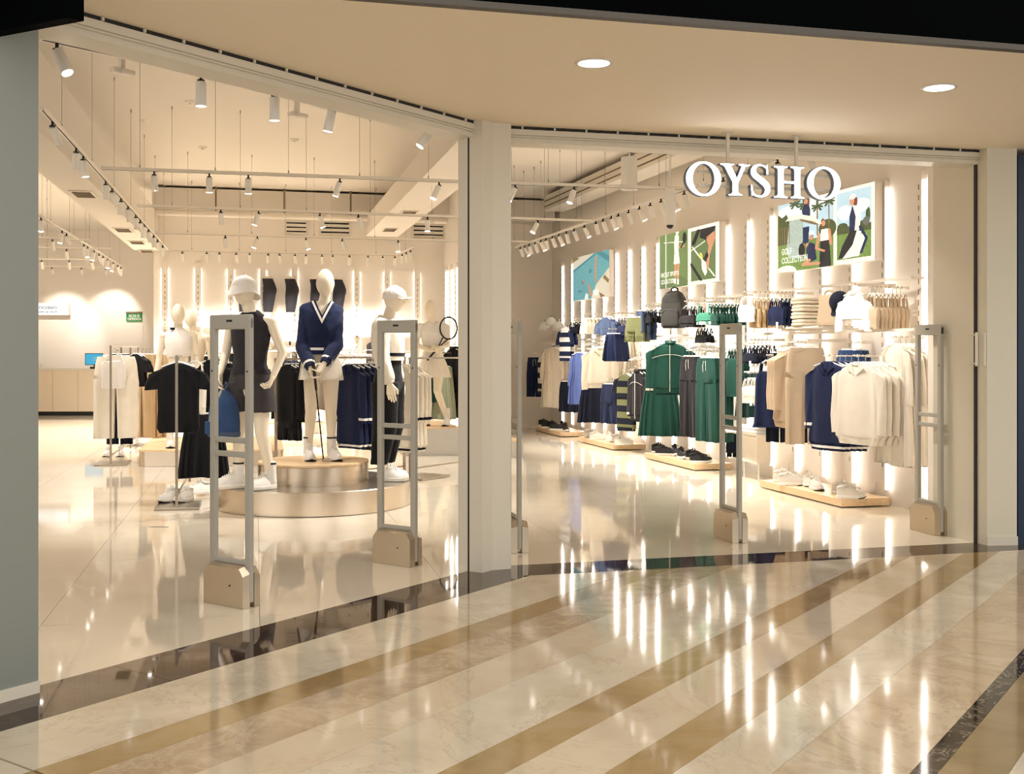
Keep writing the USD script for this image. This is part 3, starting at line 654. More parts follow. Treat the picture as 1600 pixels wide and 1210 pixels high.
sh('sky', 'sky', R(.645, .5, .97, .955), 0); sh('cloud', 'cloud', unary_union([blob(.72, .68, .07, .1), blob(.88, .74, .08, .09)]), 1); sh('lawn', 'grass', R(.645, .06, .97, .42), 0); sh('trees', 'tree', unary_union([R(.645, .40, .97, .49), blob(.7, .5, .05, .05), blob(.94, .6, .02, .1), blob(.9, .5, .05, .04)]), 1)
sh('trousers', 'black', Pg([(.66, .08), (.70, .24), (.78, .44), (.84, .44), (.80, .2), (.74, .08)]), 2); sh('stripe', 'white', Pg([(.70, .07), (.80, .24), (.84, .42), (.88, .40), (.86, .16), (.80, .08)]), 3)
sh('vest', 'navy', Pg([(.77, .42), (.77, .62), (.80, .76), (.84, .74), (.84, .44)]), 3); sh('sleeve', 'white', Pg([(.80, .76), (.85, .74), (.88, .58), (.86, .42), (.82, .42), (.83, .60)]), 4)
sh('face', 'skin', blob(.795, .81, .022, .05), 4); sh('hair', 'hair', blob(.825, .80, .02, .07), 3); sh('cap', 'white', unary_union([blob(.805, .87, .03, .035), limb([(.775, .85), (.80, .86)], .008)]), 5)
sh('golf_bag', 'white', Pg([(.80, .08), (.86, .36), (.93, .36), (.90, .2), (.86, .08)]), 4); sh('bag_trim', 'navy', limb([(.87, .46), (.93, .30), (.88, .12)], .012), 5); sh('club_head', 'grey', blob(.925, .52, .03, .055), 4)
# racket sports
sh, tx, ar = lightbox('racket_poster', 'backlit racket sports collection poster with tennis court, middle one on the right wall', 1031, 1124, 2.45, 3.235)
sh('court', 'court', R(0, 0, .50, 1), 0); sh('court_shade', 'courtd', unary_union([Pg([(0, 0), (.2, 0), (.28, .1), (0, .2)]), Pg([(.36, .2), (.5, .1), (.5, 0), (.3, 0)])]), 1)
sh('court_line', 'white', unary_union([R(.11, 0, .125, 1), Pg([(.08, .86), (.46, .80), (.46, .785), (.08, .845)])]), 2)
sh('dress', 'white', Pg([(.27, .80), (.28, .93), (.32, .97), (.35, .92), (.345, .66), (.37, .42), (.26, .42), (.275, .62)]), 3); sh('cap', 'white', blob(.325, .99, .03, .03), 3)
sh('legs', 'skin', unary_union([limb([(.29, .42), (.285, .20)], .018), limb([(.345, .42), (.33, .16)], .018), limb([(.34, .86), (.33, .70), (.44, .72)], .016)]), 2)
sh('racket', 'black', unary_union([blob(.45, .86, .032, .10), limb([(.43, .77), (.39, .70)], .012)]), 4); sh('socks', 'white', unary_union([R(.27, .06, .30, .16), R(.32, .04, .35, .14)]), 3)
tx('RACKET SPORTS', .03, .215, .075, 6, .40); tx('COLLECTION', .03, .085, .075, 6, .32)
sh('frame', 'white', R(.505, 0, 1, 1).difference(R(.555, .06, .945, .94)), 1); sh('court', 'courtd', R(.555, .06, .945, .94), 0)
sh('court_line', 'white', unary_union([limb([(.56, .60), (.78, .72)], .008), limb([(.58, .66), (.93, .10)], .010)]), 2); sh('shadow', 'black', limb([(.56, .36), (.72, .06)], .02), 1)
sh('shorts', 'black', Pg([(.70, .80), (.72, .94), (.945, .94), (.92, .84), (.80, .74)]), 3); sh('leg', 'skin', Pg([(.80, .78), (.93, .86), (.945, .74), (.86, .48), (.84, .22), (.80, .26), (.82, .46), (.84, .62)]), 3)
sh('sock', 'black', Pg([(.76, .42), (.82, .54), (.84, .46), (.80, .36)]), 4); sh('shoe', 'white', Pg([(.73, .42), (.80, .36), (.82, .18), (.79, .12), (.74, .24)]), 5); sh('grip', 'yellow', Pg([(.70, .54), (.74, .52), (.75, .42), (.72, .42)]), 4); sh('racket', 'black', limb([(.60, .72), (.68, .92)], .03), 3)
# pool
sh, tx, ar = lightbox('pool_poster', 'poster of a turquoise pool seen from above, farthest on the right wall', 896, 952, 2.45, 3.235)
sh('pool', 'pool', R(0, 0, 1, 1), 0); sh('deck', 'deck', unary_union([Pg([(0, .72), (0, 1), (.62, 1)]), Pg([(.66, .30), (1, .62), (1, .0), (.52, 0)])]), 1)
sh('pool_edge', 'poold', unary_union([limb([(0, .68), (.64, .98)], .02), limb([(.72, 1), (1, .80)], .05), blob(.3, .4, .05, .04), blob(.5, .62, .04, .05), blob(.2, .2, .06, .03)]), 2)
sh('loungers', 'brown', unary_union([Pg([(.84, .42), (.98, .28), (1, .36), (.88, .48)]), Pg([(0, .9), (.18, .96), (.1, 1), (0, 1)]), Pg([(.74, .12), (.9, .02), (.78, 0)])]), 3); sh('swimmer', 'skin', unary_union([limb([(.66, .90), (.64, .5), (.66, .36)], .022), limb([(.46, .30), (.52, .08)], .03), limb([(.30, .44), (.34, .36)], .016)]), 4); sh('towel', 'white', unary_union([Pg([(.34, .0), (.38, .14), (.44, .1), (.44, 0)]), R(.58, .06, .72, .18)]), 5)

# ------------------------------------------------------------------ podium and low platforms
def disc(r, z0, z1, n=72, bev=.004):
    an = np.linspace(0, 2 * np.pi, n + 1)[:-1]
    rr = lambda q, z: [(q * math.cos(a), q * math.sin(a), z) for a in an]
    return loft([rr(r, z0), rr(r, z1 - bev), rr(r - bev, z1)])
m_ring = pm('podium_steel', 'd9cbb8', .22, metal=1., aniso=.6)
PC = V((490 - CX) * 11.39 / F, 11.39)
pod = thing('podium', 'round two-tier brushed steel podium with oak top under the mannequins', 'podium', (*PC, 0))
obj('lower_tier', disc(.985, 0.004, .225, 96), m_ring, pod, 40); obj('lower_top', disc(.975, .2251, .2285, 96), m_steelp, pod, 40)
obj('upper_tier', disc(.55, .229, .41, 72), m_ring, pod, 40); obj('oak_top', disc(.552, .4105, .435, 72), m_wood, pod, 40)
def platform(lab, poly, z1, top, side, name='display_platform', toph=.02):
    t = thing(name, lab, 'platform')
    obj('base', polyprism(poly, .002, z1 - toph), side, t, 30); obj('top_board', polyprism(poly.buffer(.004), z1 - toph, z1), top, t, 30)
    return t
b0 = fl(216, 730); b1 = b0 + V(1.9, .12); bp_ = Polygon([b0, b1, b1 + E * 2.4, b0 + E * 2.4]).buffer(-.12).buffer(.12, 8)
platform('low steel platform with oak top below the crop-top mannequin', bp_, .22, m_wood, m_ring)
b0 = at(632, 712, 16.45)[:2]; b1 = at(716, 712, 16.6)[:2]; platform('tall steel box with oak top under the racket mannequin', Polygon([b0, b1, b1 + E * 1.4, b0 + E * 1.4]), .415, m_wood, m_steelp)
b0 = at(740, 713, 16.2)[:2]; b1 = at(818, 714, 16.25)[:2]; platform('low box with oak top just right of the middle pillar', Polygon([b0, b1, b1 + WD * 1.2, b0 + WD * 1.2]), .24, m_wood, m_steelp)
# oak plinths for shoes along the right wall
pls = []
for k, (xa, xb, lab) in enumerate(((1187, 1315, 'oak shoe plinth nearest the entrance on the right wall'), (1007, 1085, 'oak shoe plinth with black trainers under the green clothes'), (904, 958, 'oak shoe plinth with pale trainers, third from the entrance'), (837, 876, 'oak shoe plinth with black trainers at the far end'))):
    ua, ub = uof(xa, 5.925), uof(xb, 5.925)
    q = [wu(ua, 5.925, 0)[:2], wu(ub, 5.925, 0)[:2], wu(ub, WALL - .055, 0)[:2], wu(ua, WALL - .055, 0)[:2]]
    obj('display_plinth', polyprism(Polygon(q), .012, .085), m_wood, None, False, lab, 'plinth', 'oak shoe plinths')
    pls.append((ua, ub))
# ------------------------------------------------------------------ checkout
cz = 1.10; c0 = at(20, 650, 26.5)[:2]; c1 = at(237, 650, 26.5)[:2]
ct = thing('checkout_counter', 'long cream checkout counter with flush doors at the far left', 'counter')
cd = (c1 - c0) / np.linalg.norm(c1 - c0); cn = V(-cd[1], cd[0]); Lc = np.linalg.norm(c1 - c0)
obj('carcass', prism([c0 + cn * .02, c1 + cn * .02, c1 + cn * .7, c0 + cn * .7], .1, cz - .03), m_wall, ct, False)
obj('plinth', prism([c0 + cn * .06, c1 + cn * .06, c1 + cn * .6, c0 + cn * .6], .002, .1), m_blk, ct, False)
obj('worktop', prism([c0 - cn * .01, c1 - cn * .01, c1 + cn * .7, c0 + cn * .7], cz - .03, cz), m_frame, ct, False)
k0 = float((at(82, 650, 26.5)[:2] - c0) @ cd)
m_front = pm('counter_front', 'd8c8b0', .5)
for s0 in np.arange(k0 - .6, Lc, .6): 
    if s0 > 0: obj('panel', prism([c0 + cd * (s0 + .004), c0 + cd * min(Lc, s0 + .596), c0 + cd * min(Lc, s0 + .596) + cn * .018, c0 + cd * (s0 + .004) + cn * .018], .1, cz - .034), m_front, ct, False)
p = at(147, 560, 26.75)
mo = thing('monitor', 'till monitor with a blue screen on the checkout counter', 'monitor', (p[0], p[1], cz), 8)
obj('bezel', rbx((0, 0, .23), (.41, .03, .28), .006), m_blk, mo); obj('screen', bx((0, -.0165, .23), (.385, .003, .25)), glow('blue_screen', '4fb2d6', .8), mo, False); obj('stand', [cyl((0, .03, .008), (0, .01, .2), .015), cyl((0, .03, 0), (0, .03, .01), .09, 16)], m_blk, mo)
for k in range(3): obj('text_line', bx((.04, -.0185, .2 + k * .035), (.16 - .03 * k, .001, .008)), m_white, mo, False)
p = at(146, 573, 26.55)
t = thing('card_reader', 'small dark card reader in front of the till monitor', 'card reader', (p[0], p[1], cz), 0)
obj('body', rbx((0, 0, .03), (.12, .16, .05), .01), m_blk, t); obj('screen', bx((0, -.04, .0555), (.08, .05, .002)), m_rail, t, False)
p = at(62, 574, 26.7)
t = thing('dispenser', 'small white dispenser on the counter by the pier', 'dispenser', (p[0], p[1], cz), 0)
obj('bottle', cyl((0, 0, 0), (0, 0, .11), .035), m_white, t); obj('pump', cyl((0, 0, .11), (0, 0, .16), .012), m_white, t)
# self-checkout light box and emergency exit sign on the alcove wall
def onwall(x, y): # point on the wall behind the counter
    r = (x - CX) / F; o, d = far, V(-1., 0)
    s = (o[0] - r * o[1]) / (r * d[1] - d[0]); q = o + d * s
    return V(q[0], q[1], HC + (HY - y) * q[1] / F), s
def wallbox(t, nm, x0, y0, x1, y1, dep, m, off=0., smooth=False):
    a, b = onwall(x0, y1)[0], onwall(x1, y0)[0]; c = (a + b) / 2; w = np.linalg.norm(b[:2] - a[:2])
    return obj(nm, bx((*(c[:2] - V(0, off + dep / 2)), c[2]), (w, dep, b[2] - a[2]), 0.), m, t, smooth)
def walltext(t, s, xr, yb, h, m, off, width=None):
    """Lettering on the alcove wall that ends at column xr."""
    tmx = meshkit.text_mesh(s, h, .004, True); v = tmx.vertices.copy(); w = v[:, 0].max()
    k = 1. if width is None else width / w
    e = onwall(xr, yb)[0]; xx = v[:, 0] * k - w * k
    tmx.vertices = np.column_stack([e[0] + xx, e[1] - (off + v[:, 2]), e[2] + v[:, 1]])
    obj('lettering', tmx, m, t, False)
sc = thing('checkout_sign', 'lit white self checkout sign on the wall above the counter', 'sign')
wallbox(sc, 'case', 22, 474, 110.5, 493, .14, m_rail); wallbox(sc, 'face', 23, 474.6, 110, 492.4, .004, glow('sign_face', (1, .97, .95), 1.1), .14)
m_letg = pm('sign_letter', '5c5a58', .5)
walltext(sc, 'AUTOCOBRO', 92.5, 483.5, .062, m_letg, .146, .66); walltext(sc, 'SELF CHECK OUT', 93, 489.5, .045, m_letg, .146, .74)
em = thing('emergency_exit_sign', 'green emergency exit sign on the wall left of the alcove corner', 'sign')
wallbox(em, 'panel', 198, 490, 222, 502.5, .03, pm('sign_green', '0f7a3a', .4, emit='0f7a3a', es=.25)); wallbox(em, 'top_bar', 197.5, 487.5, 222.5, 490, .05, m_slot)
walltext(em, 'SALIDA DE', 219, 495.6, .062, m_white, .031, .28); walltext(em, 'EMERGENCIA', 221.3, 500.6, .062, m_white, .031, .345)
dr = thing('door', 'flush cream service door behind the white clothes rack', 'door', kind='structure')
wallbox(dr, 'leaf', 176, 507, 224, 646, .012, m_wall)
for r in range(2):
    for c in range(4):
        z = 2.12 - r * .5
        q = al + E * (1.2 + .32 * c)
        t = thing('accessory_pack', f'{ordn[c]} small accessory pack in the {["upper", "lower"][r]} row on the alcove return wall', 'accessory', (q[0] - EN[0] * .06, q[1] - EN[1] * .06, z), ang(E), 'accessory packs on the alcove wall')
        obj('pack', rbx((0, 0, -.15), (.09, .02, .26), .008), m_slot if r == 0 else m_rail, t); obj('header_card', rbx((0, 0, -.01), (.09, .006, .05), .002), m_rail, t); obj('hook', cyl((0, 0, .005), (0, -.06, .01), .004, 6), m_steelp, t)
# ------------------------------------------------------------------ mannequins
m_skin = pm('mannequin_cream', 'efe2cc', .38, spec=.4)
def cloth(name, c, rough=.85, bump=.15, bs=260., var=.025, sheen=.06): return pm('cloth_' + name, c, rough, spec=.25, bump=bump, bscale=bs, var=var, vscale=9., sheen=sheen, bdist=.003)
C = {k: cloth(k, v) for k, v in dict(navy='141e3f', deepnavy='0c1123', black='0e0e11', charcoal='2d2a2f', brownblack='211d1f', cream='eae1d1', white='efeae3', beige='c2ac90', tan='bb9f78', green='184338', darkgreen='102f2a', lightgreen='3f8068', blue='5a6aa0', slate='45526c', denim='2f4870', olive='75774f', sage='a9b096', oat='d8cab4', grey='3d393a').items()}
m_rib = C['white']
def ball(p, r): return Manifold.sphere(r, 20).translate(tuple(map(float, p)))
def bone(a, b, ra, rb): return Manifold.batch_hull([ball(a, ra), ball(b, rb)])
def ell(c, a, b, n=20, tilt=0.):
    t = np.arange(n) * 2 * np.pi / n
    x, y = a * np.cos(t), b * np.sin(t)
    return np.column_stack([c[0] + x, c[1] + y, np.full(n, c[2]) + x * tilt])
def torso(rings, inf=0.):
    ps = [ell(c, a + inf, b + inf, 22, tl) for c, a, b, tl in rings]
    return Manifold.batch_boolean([Manifold.hull_points(np.vstack([p, q])) for p, q in zip(ps, ps[1:])], __import__('manifold3d').OpType.Add)
def U(ms): return Manifold.batch_boolean(ms, __import__('manifold3d').OpType.Add)
def soft(m, res=.022, it=12, wr=0.):
    m = m.simplify(.0012).refine_to_length(res); t = tm(m); t.merge_vertices()
    trimesh.smoothing.filter_taubin(t, .5, .53, it)
    if wr: t.vertices = t.vertices + t.vertex_normals * ((meshkit.fbm(t.vertices * [16, 16, 9], 3) - .5) * 2 * wr)[:, None]
    return t
def slabz(z0, z1, w=2.): return Manifold.cube((w, w, z1 - z0), True).translate((0, 0, (z0 + z1) / 2))
def tri_prism(pts):
    """Prism over a polygon in x z, from the front (negative y) to the middle."""
    from manifold3d import CrossSection
    ar = sum(a[0] * b[1] - b[0] * a[1] for a, b in zip(pts, pts[1:] + pts[:1]))
    if ar < 0: pts = pts[::-1]
    return CrossSection([np.array(pts, float)]).extrude(.6).rotate((90, 0, 0))
def hand(w, d, nrm, s=1., curl=.5, thumb=1):
    """A hand at wrist w, fingers along d, palm facing nrm: palm, four fingers of two bones, thumb from the side."""
    d = np.array(d, float) / np.linalg.norm(d); nrm = np.array(nrm, float); nrm -= d * (nrm @ d); nrm /= np.linalg.norm(nrm); x = np.cross(d, nrm) * thumb
    w = np.array(w, float); P = lambda a, b, c: w + s * (d * a + x * b + nrm * c)
    ms = [Manifold.batch_hull([ball(P(.012, .018, 0), .019 * s), ball(P(.012, -.018, 0), .019 * s), ball(P(.085, .034, 0), .0125 * s), ball(P(.08, -.034, 0), .012 * s)])]
    for i, (b, L) in enumerate(((.033, .072), (.011, .080), (-.011, .075), (-.032, .058))):
        c1, c2 = curl * .9, curl * 2.0
        k = P(.085 - .003 * abs(i - 1), b, 0); j = k + s * L * .5 * (d * math.cos(c1) + nrm * math.sin(c1)); e = j + s * L * .5 * (d * math.cos(c2) + nrm * math.sin(c2))
        ms += [bone(k, j, .0098 * s, .009 * s), bone(j, e, .009 * s, .0078 * s)]
    a = P(.025, .032, .004); b = P(.058, .056, .012 + .02 * curl); c = P(.088, .058 - .03 * curl, .02 + .035 * curl)
    ms += [bone(a, b, .0135 * s, .0108 * s), bone(b, c, .0108 * s, .009 * s)]
    return U(ms)
def head(c, s=1., yaw=0., face=0., nod=0.):
    """Egg head of a shop mannequin with a faint brow, nose and chin, chin lower end at c."""
    m = icosphere(3, 1.); v = m.vertices.copy()
    z = v[:, 2]; w = np.where(z < 0, 1 - .30 * z ** 2, 1 - .04 * z)
    v = np.column_stack([v[:, 0] * .079 * w, v[:, 1] * .098 * np.where(z < 0, 1 - .22 * z ** 2, 1), z * .125])
    f = np.clip(-v[:, 1] / .09, 0, 1)
    nose = np.exp(-((v[:, 0] / .013) ** 2)) * np.exp(-(((v[:, 2] + .025) / .024) ** 2)); brow = np.exp(-(((v[:, 2] - .012) / .012) ** 2)); chin = np.exp(-(((v[:, 2] + .105) / .025) ** 2)) * np.exp(-((v[:, 0] / .03) ** 2))
    mouth = np.exp(-((v[:, 0] / .022) ** 2)) * np.exp(-(((v[:, 2] + .066) / .010) ** 2))
    v[:, 1] -= f * face * (.024 * nose + .005 * brow + .012 * chin + .006 * mouth)
    m.vertices = v
    m = T(m, (0, -.01, .125)); m = T(m, (0, 0, 0), 0, nod); m.apply_scale(s); return T(m, c, yaw)
def shoe(L=.285, side=1):
    """A running shoe pointing to -y, heel at +y, as parts."""
    t = np.linspace(0, 1, 15)
    half = .028 + .022 * np.sin(np.clip(t * 1.05, 0, 1) * np.pi) ** .8 + .010 * np.exp(-((t - .68) / .18) ** 2); half[0] = .018; half[-1] = .016
    y = .5 * L - t * L
    toe = .016 * np.clip((t - .75) / .25, 0, 1) ** 2
    out = lambda k, z, e=0.: np.column_stack([np.concatenate([half * k, -half[::-1] * k]), np.concatenate([y, y[::-1]]) * (1 + e), np.full(30, z) + np.concatenate([toe, toe[::-1]])])
    sole = loft([out(.94, 0), out(1.05, .012, .012), out(1.03, .03, .015), out(.95, .034)])
    hgt = np.interp(t, [0, .12, .3, .42, .6, .8, .95, 1], [.085, .10, .088, .098, .078, .055, .036, .02])
    rings = []
    for i in range(15):
        a = np.linspace(0, 2 * np.pi, 17)[:-1]; w = half[i] * .97; b = .03 + toe[i]
        rings.append(np.column_stack([w * np.cos(a) * (1 - .25 * np.clip(np.sin(a), 0, 1)), np.full(16, y[i]), b + np.where(np.sin(a) > 0, hgt[i] * np.sin(a), .01 * np.sin(a))]))
    upper = loft(rings)
    laces = [bx((0, .5 * L - q * L, np.interp(q, t, hgt) + .031), (.040, .008, .008)) for q in (.40, .46, .52, .58, .64)]
    bow = [tube([(0, .09, 0), (.03 * s, .085, .012), (.045 * s, .08, .0), (.02 * s, .085, -.004), (0, .09, 0)], .003, 5) for s in (-1, 1)]
    bow = [T(b, (0, -.065, .135)) for b in bow]
    collar = tube([(.028 * math.cos(a), .095 + .042 * math.sin(a), .122 - .012 * math.sin(a)) for a in np.linspace(0, 2 * np.pi, 17)[:-1]], .009, 6, True)
    tongue = rbx((0, .045, .135), (.04, .012, .05), .005)
    return sole, upper, laces, bow, collar, tongue
SOLE, UPPER, LACES, BOW, COLLAR, TONGUE = shoe()
m_sole = pm('shoe_sole', 'f0ebe2', .5); m_soled = pm('shoe_sole_dark', '26242a', .5); m_upw = pm('shoe_mesh_white', 'f4f0ea', .75, bump=.3, bscale=500)
m_upk = pm('shoe_mesh_black', '222022', .8, bump=.3, bscale=500); m_upg = pm('shoe_mesh_pale_grey', 'ded6c9', .8, bump=.3, bscale=500)
m_lacew = pm('lace_white', 'f2eee6', .8); m_lacek = pm('lace_black', '18171a', .8)
# dark outsole tip like in the photo: a wedge under the toe
def outsole():
    t = np.linspace(0, 1, 9); h = np.array([.044, .052, .055, .055, .05, .044, .036, .026, .012])
    y = -.03 - t * .118; z = .016 * np.clip((t - .35) / .65, 0, 1) ** 2
    o = np.column_stack([np.concatenate([h, -h[::-1]]), np.concatenate([y, y[::-1]]), np.concatenate([z, z[::-1]]) - .001])
    return loft([o * [1, 1, 1], o * [1.03, 1, 1] + [0, 0, .010]])
OUTSOLE = outsole()
def shoe_parts(parent, mu, ms, ml, M=lambda m: m, root='shoe', dark=None, lab=None):
    """The shoe's meshes under parent; with root, the upper is the part and the rest its sub-parts."""
    A_ = lambda m: [M(q) for q in m] if isinstance(m, list) else M(m)
    u = obj(root, A_(UPPER), mu, parent, 50, lab)
    q = u if parent is not None and root == 'shoe' else parent
    obj('sole', A_(SOLE), ms, q, 40); obj('laces', A_(LACES), ml, q, 30, kind='stuff'); obj('lace_bow', A_(BOW), ml, q, 60, kind='stuff'); obj('collar', A_(COLLAR), mu, q, 50); obj('tongue', A_(TONGUE), mu, q, 40)
    if dark: obj('outsole', A_(OUTSOLE), dark, q, 40)
def place_shoe(ank, yaw, pitch=0.):
    """Moves a shoe so that its ankle opening meets the point above it."""
    return lambda m: T(T(m, (0, -.095, 0), 0, pitch), (ank[0], ank[1], ank[2]), yaw)

def body_rings(px, pz, lean=(0, 0), cx=0., sh=0., wide=1., lift=0.):
    """Trunk rings from crotch to neck: pelvis centre x px, height scale, lean of the shoulders."""
    L = []
    for z, a, b, yo in ((.80, .130, .085, .0), (.86, .168, .105, .0), (.93, .172, .112, .0), (1.00, .150, .100, -.004), (1.08, .124, .088, -.01), (1.16, .130, .092, -.008), (1.26, .150, .108, -.004), (1.36, .162, .105, .0), (1.43, .168, .085, .006), (1.485, .120, .062, .012), (1.52, .058, .055, .012)):
        k = np.clip((z - .93) / .55, 0, 1)
        L.append(((px + lean[0] * k, yo + lean[1] * k, z + lift * k), a * wide, b, sh * k))
    return L
def mannequin(name, lab, loc, yaw, J, rings, head_kw, scale=1.):
    """J: joints by name; builds one continuous body. Returns the thing."""
    t = thing(name, lab, 'mannequin', loc, yaw)
    S = lambda m: (m.apply_scale(scale), m)[1]
    ms = [torso(rings), bone(J['neck0'], J['neck1'], .058, .052)]
    for s in 'lr':
        ms += [bone(J['sh' + s], J['el' + s], .048, .038), bone(J['el' + s], J['wr' + s], .038, .026), bone(J['hip' + s], J['kn' + s], .088, .056), bone(J['kn' + s], J['an' + s], .054, .036)]
        k, a = np.array(J['kn' + s], float), np.array(J['an' + s], float)
        ms.append(bone(k + (a - k) * .15 + V(0, .012, 0), k + (a - k) * .55 + V(0, .012, 0), .056, .044))
        ms.append(bone(V(*J['sh' + s]), V(J['sh' + s][0] * .55 + rings[8][0][0] * .45, J['sh' + s][1], J['sh' + s][2] + .012), .052, .055))
        ms.append(bone(J['an' + s], V(*J['an' + s]) + V(0, 0, -.03), .036, .034))
        h = J.get('hand' + s)
        if h: ms.append(hand(J['wr' + s], *h))
    b = soft(U(ms)); hd = head(**head_kw)
    b = trimesh.util.concatenate([b])
    body = soft(U(ms + [to_man(hd)]), .02, 8)
    obj('body', S(body), m_skin, t, True)
    return t, S
def to_man(m):
    m = m.copy(); m.merge_vertices()
    return Manifold(MMesh(np.asarray(m.vertices, np.float32), np.asarray(m.faces, np.uint32)))
def cuff(a, b, f0, f1, r0, r1):
    a, b = V(*a), V(*b); return cyl(a + (b - a) * f0, a + (b - a) * f1, r0, 24, r1)
# --- the central figure in the navy jumper, holding a golf club
sc = 1.035
M2loc = (PC[0] + .07, PC[1] + .02, .435)
J = dict(neck0=(.02, .012, 1.49), neck1=(.045, -.015, 1.62), shl=(.152, .01, 1.455), shr=(-.142, .01, 1.465), ell=(.152, -.06, 1.125), elr=(-.168, -.065, 1.10), wrl=(.055, -.235, .945), wrr=(-.07, -.245, .90),
         hipl=(.095, 0, .86), hipr=(-.085, 0, .86), knl=(.10, -.03, .48), knr=(-.095, -.02, .48), anl=(.105, .0, .10), anr=(-.125, .02, .10),
         handl=((-.62, -.05, -.8), (-.5, -.6, .3), .95, .8, 1), handr=((.35, -.05, -.93), (.7, -.6, .2), .95, .8, -1))
rg = body_rings(0.0, 1., (.015, .0), sh=-.04, lift=.035)
t, S = mannequin('mannequin', 'egg-headed mannequin in a navy V-neck jumper holding a golf club, centre of the podium', M2loc, 4, J, rg, dict(c=(.045, -.03, 1.585), s=1.13, yaw=8, face=0.), sc)
core = [torso(rg[2:], .038)]
for s in 'lr':
    core += [bone(J['sh' + s], J['el' + s], .066, .068), bone(J['el' + s], V(*J['el' + s]) * .22 + V(*J['wr' + s]) * .78, .070, .058), bone(V(*J['sh' + s]), V(J['sh' + s][0] * .4, .01, 1.495), .07, .066)]
J2 = U(core)
vneck = [(-.085, 1.66), (.13, 1.66), (.095, 1.55), (.025, 1.405), (-.05, 1.55)]
cutter = slabz(.5, .985).translate((0, .0, 0))
hem = torso(rg[1:5], .05) ^ slabz(.985, 1.03)
J2b = (J2 - (Manifold.cube((.30, 1, .6), True).translate((.0, .35, .735)))) 
J2b = U([torso(rg[2:], .038) ^ slabz(1.06, 2)] + core[1:]) - tri_prism(vneck)
obj('jumper', S(soft(J2b, .018, 8, .009)), C['navy'], t, True)
for nm, z0, z1, mt in (('hem_stripe', 1.075, 1.10, 'white'), ('hem_band', 1.035, 1.0745, 'navy')):
    obj(nm, S(tm((torso(rg[2:6], .042) ^ slabz(z0, z1)))), C[mt], t, 40)
o = lambda d: [(-.085 - d, 1.66), (.13 + d, 1.66), (.095 + d, 1.55), (.025, 1.405 - d * 2.2), (-.05 - d, 1.55)]
shell = torso(rg[5:], .045) + U([bone(V(*J['sh' + s]), V(J['sh' + s][0] * .4, .01, 1.495), .075, .071) for s in 'lr'])
for nm, d0, d1, mt in (('collar_inner', .0, .012, 'navy'), ('collar_stripe', .012, .034, 'white')):
    r_ = shell ^ (tri_prism(o(d1)) - tri_prism(o(d0))) ^ slabz(1.2, 1.60)
    obj(nm, S(tm(r_)), C[mt], t, 40)
for s in 'lr':
    a, b = J['el' + s], J['wr' + s]
    obj('cuff_stripe', S(cuff(a, b, .76, .84, .060, .056)), C['white'], t, 40); obj('cuff', S(cuff(a, b, .84, .96, .052, .046)), C['navy'], t, 40)
sk = Manifold.hull_points(np.vstack([ell((0, 0, 1.06), .155, .115), ell((0, 0, .95), .195, .132)])) + Manifold.hull_points(np.vstack([ell((0, 0, .95), .195, .132), ell((.002, -.005, .785), .222, .148)]))
sk = sk - Manifold.hull_points(np.vstack([ell((0, -.0, .75), .215, .14), ell((0, 0, .83), .205, .132)]))
obj('shorts', S(soft(sk, .02, 6, .006)), C['cream'], t, True)
obj('side_stripe', S(tube([(-.168, -.05, 1.03), (-.198, -.055, .93), (-.218, -.06, .79)], .008, 6)), C['deepnavy'], t)
for s, yw in (('l', 24), ('r', 14)):
    a = J['an' + s]
    obj('sock', S(cyl((a[0], a[1], .06), (a[0] * .99, a[1] - .006, .235), .046, 20, .045)), C['white'], t, 40); obj('sock_stripe', S(cyl((a[0] * .99, a[1] - .006, .212), (a[0] * .99, a[1] - .006, .226), .0475, 20)), C['deepnavy'], t, 40)
    shoe_parts(t, m_upw, m_sole, m_lacew, lambda m, f=place_shoe((a[0], a[1], .003), yw): S(f(m)), dark=m_soled)
club = thing('golf_club', 'black-shafted golf club held down by the navy-jumper mannequin', 'golf club', M2loc, 4)
top, tip = V(-.045, -.262, .955) * sc, V(.055, -.30, .02) * sc
obj('shaft', cyl(top + (tip - top) * .25, tip, .0065, 8), pm('club_shaft', '2c2a2c', .3, metal=.6), club); obj('grip', cyl(top, top + (tip - top) * .28, .0145, 10, .012), m_blk, club)
obj('club_head', rbx(tip + V(.03, -.01, .005), (.09, .045, .028), .01, 20), m_steelp, club)

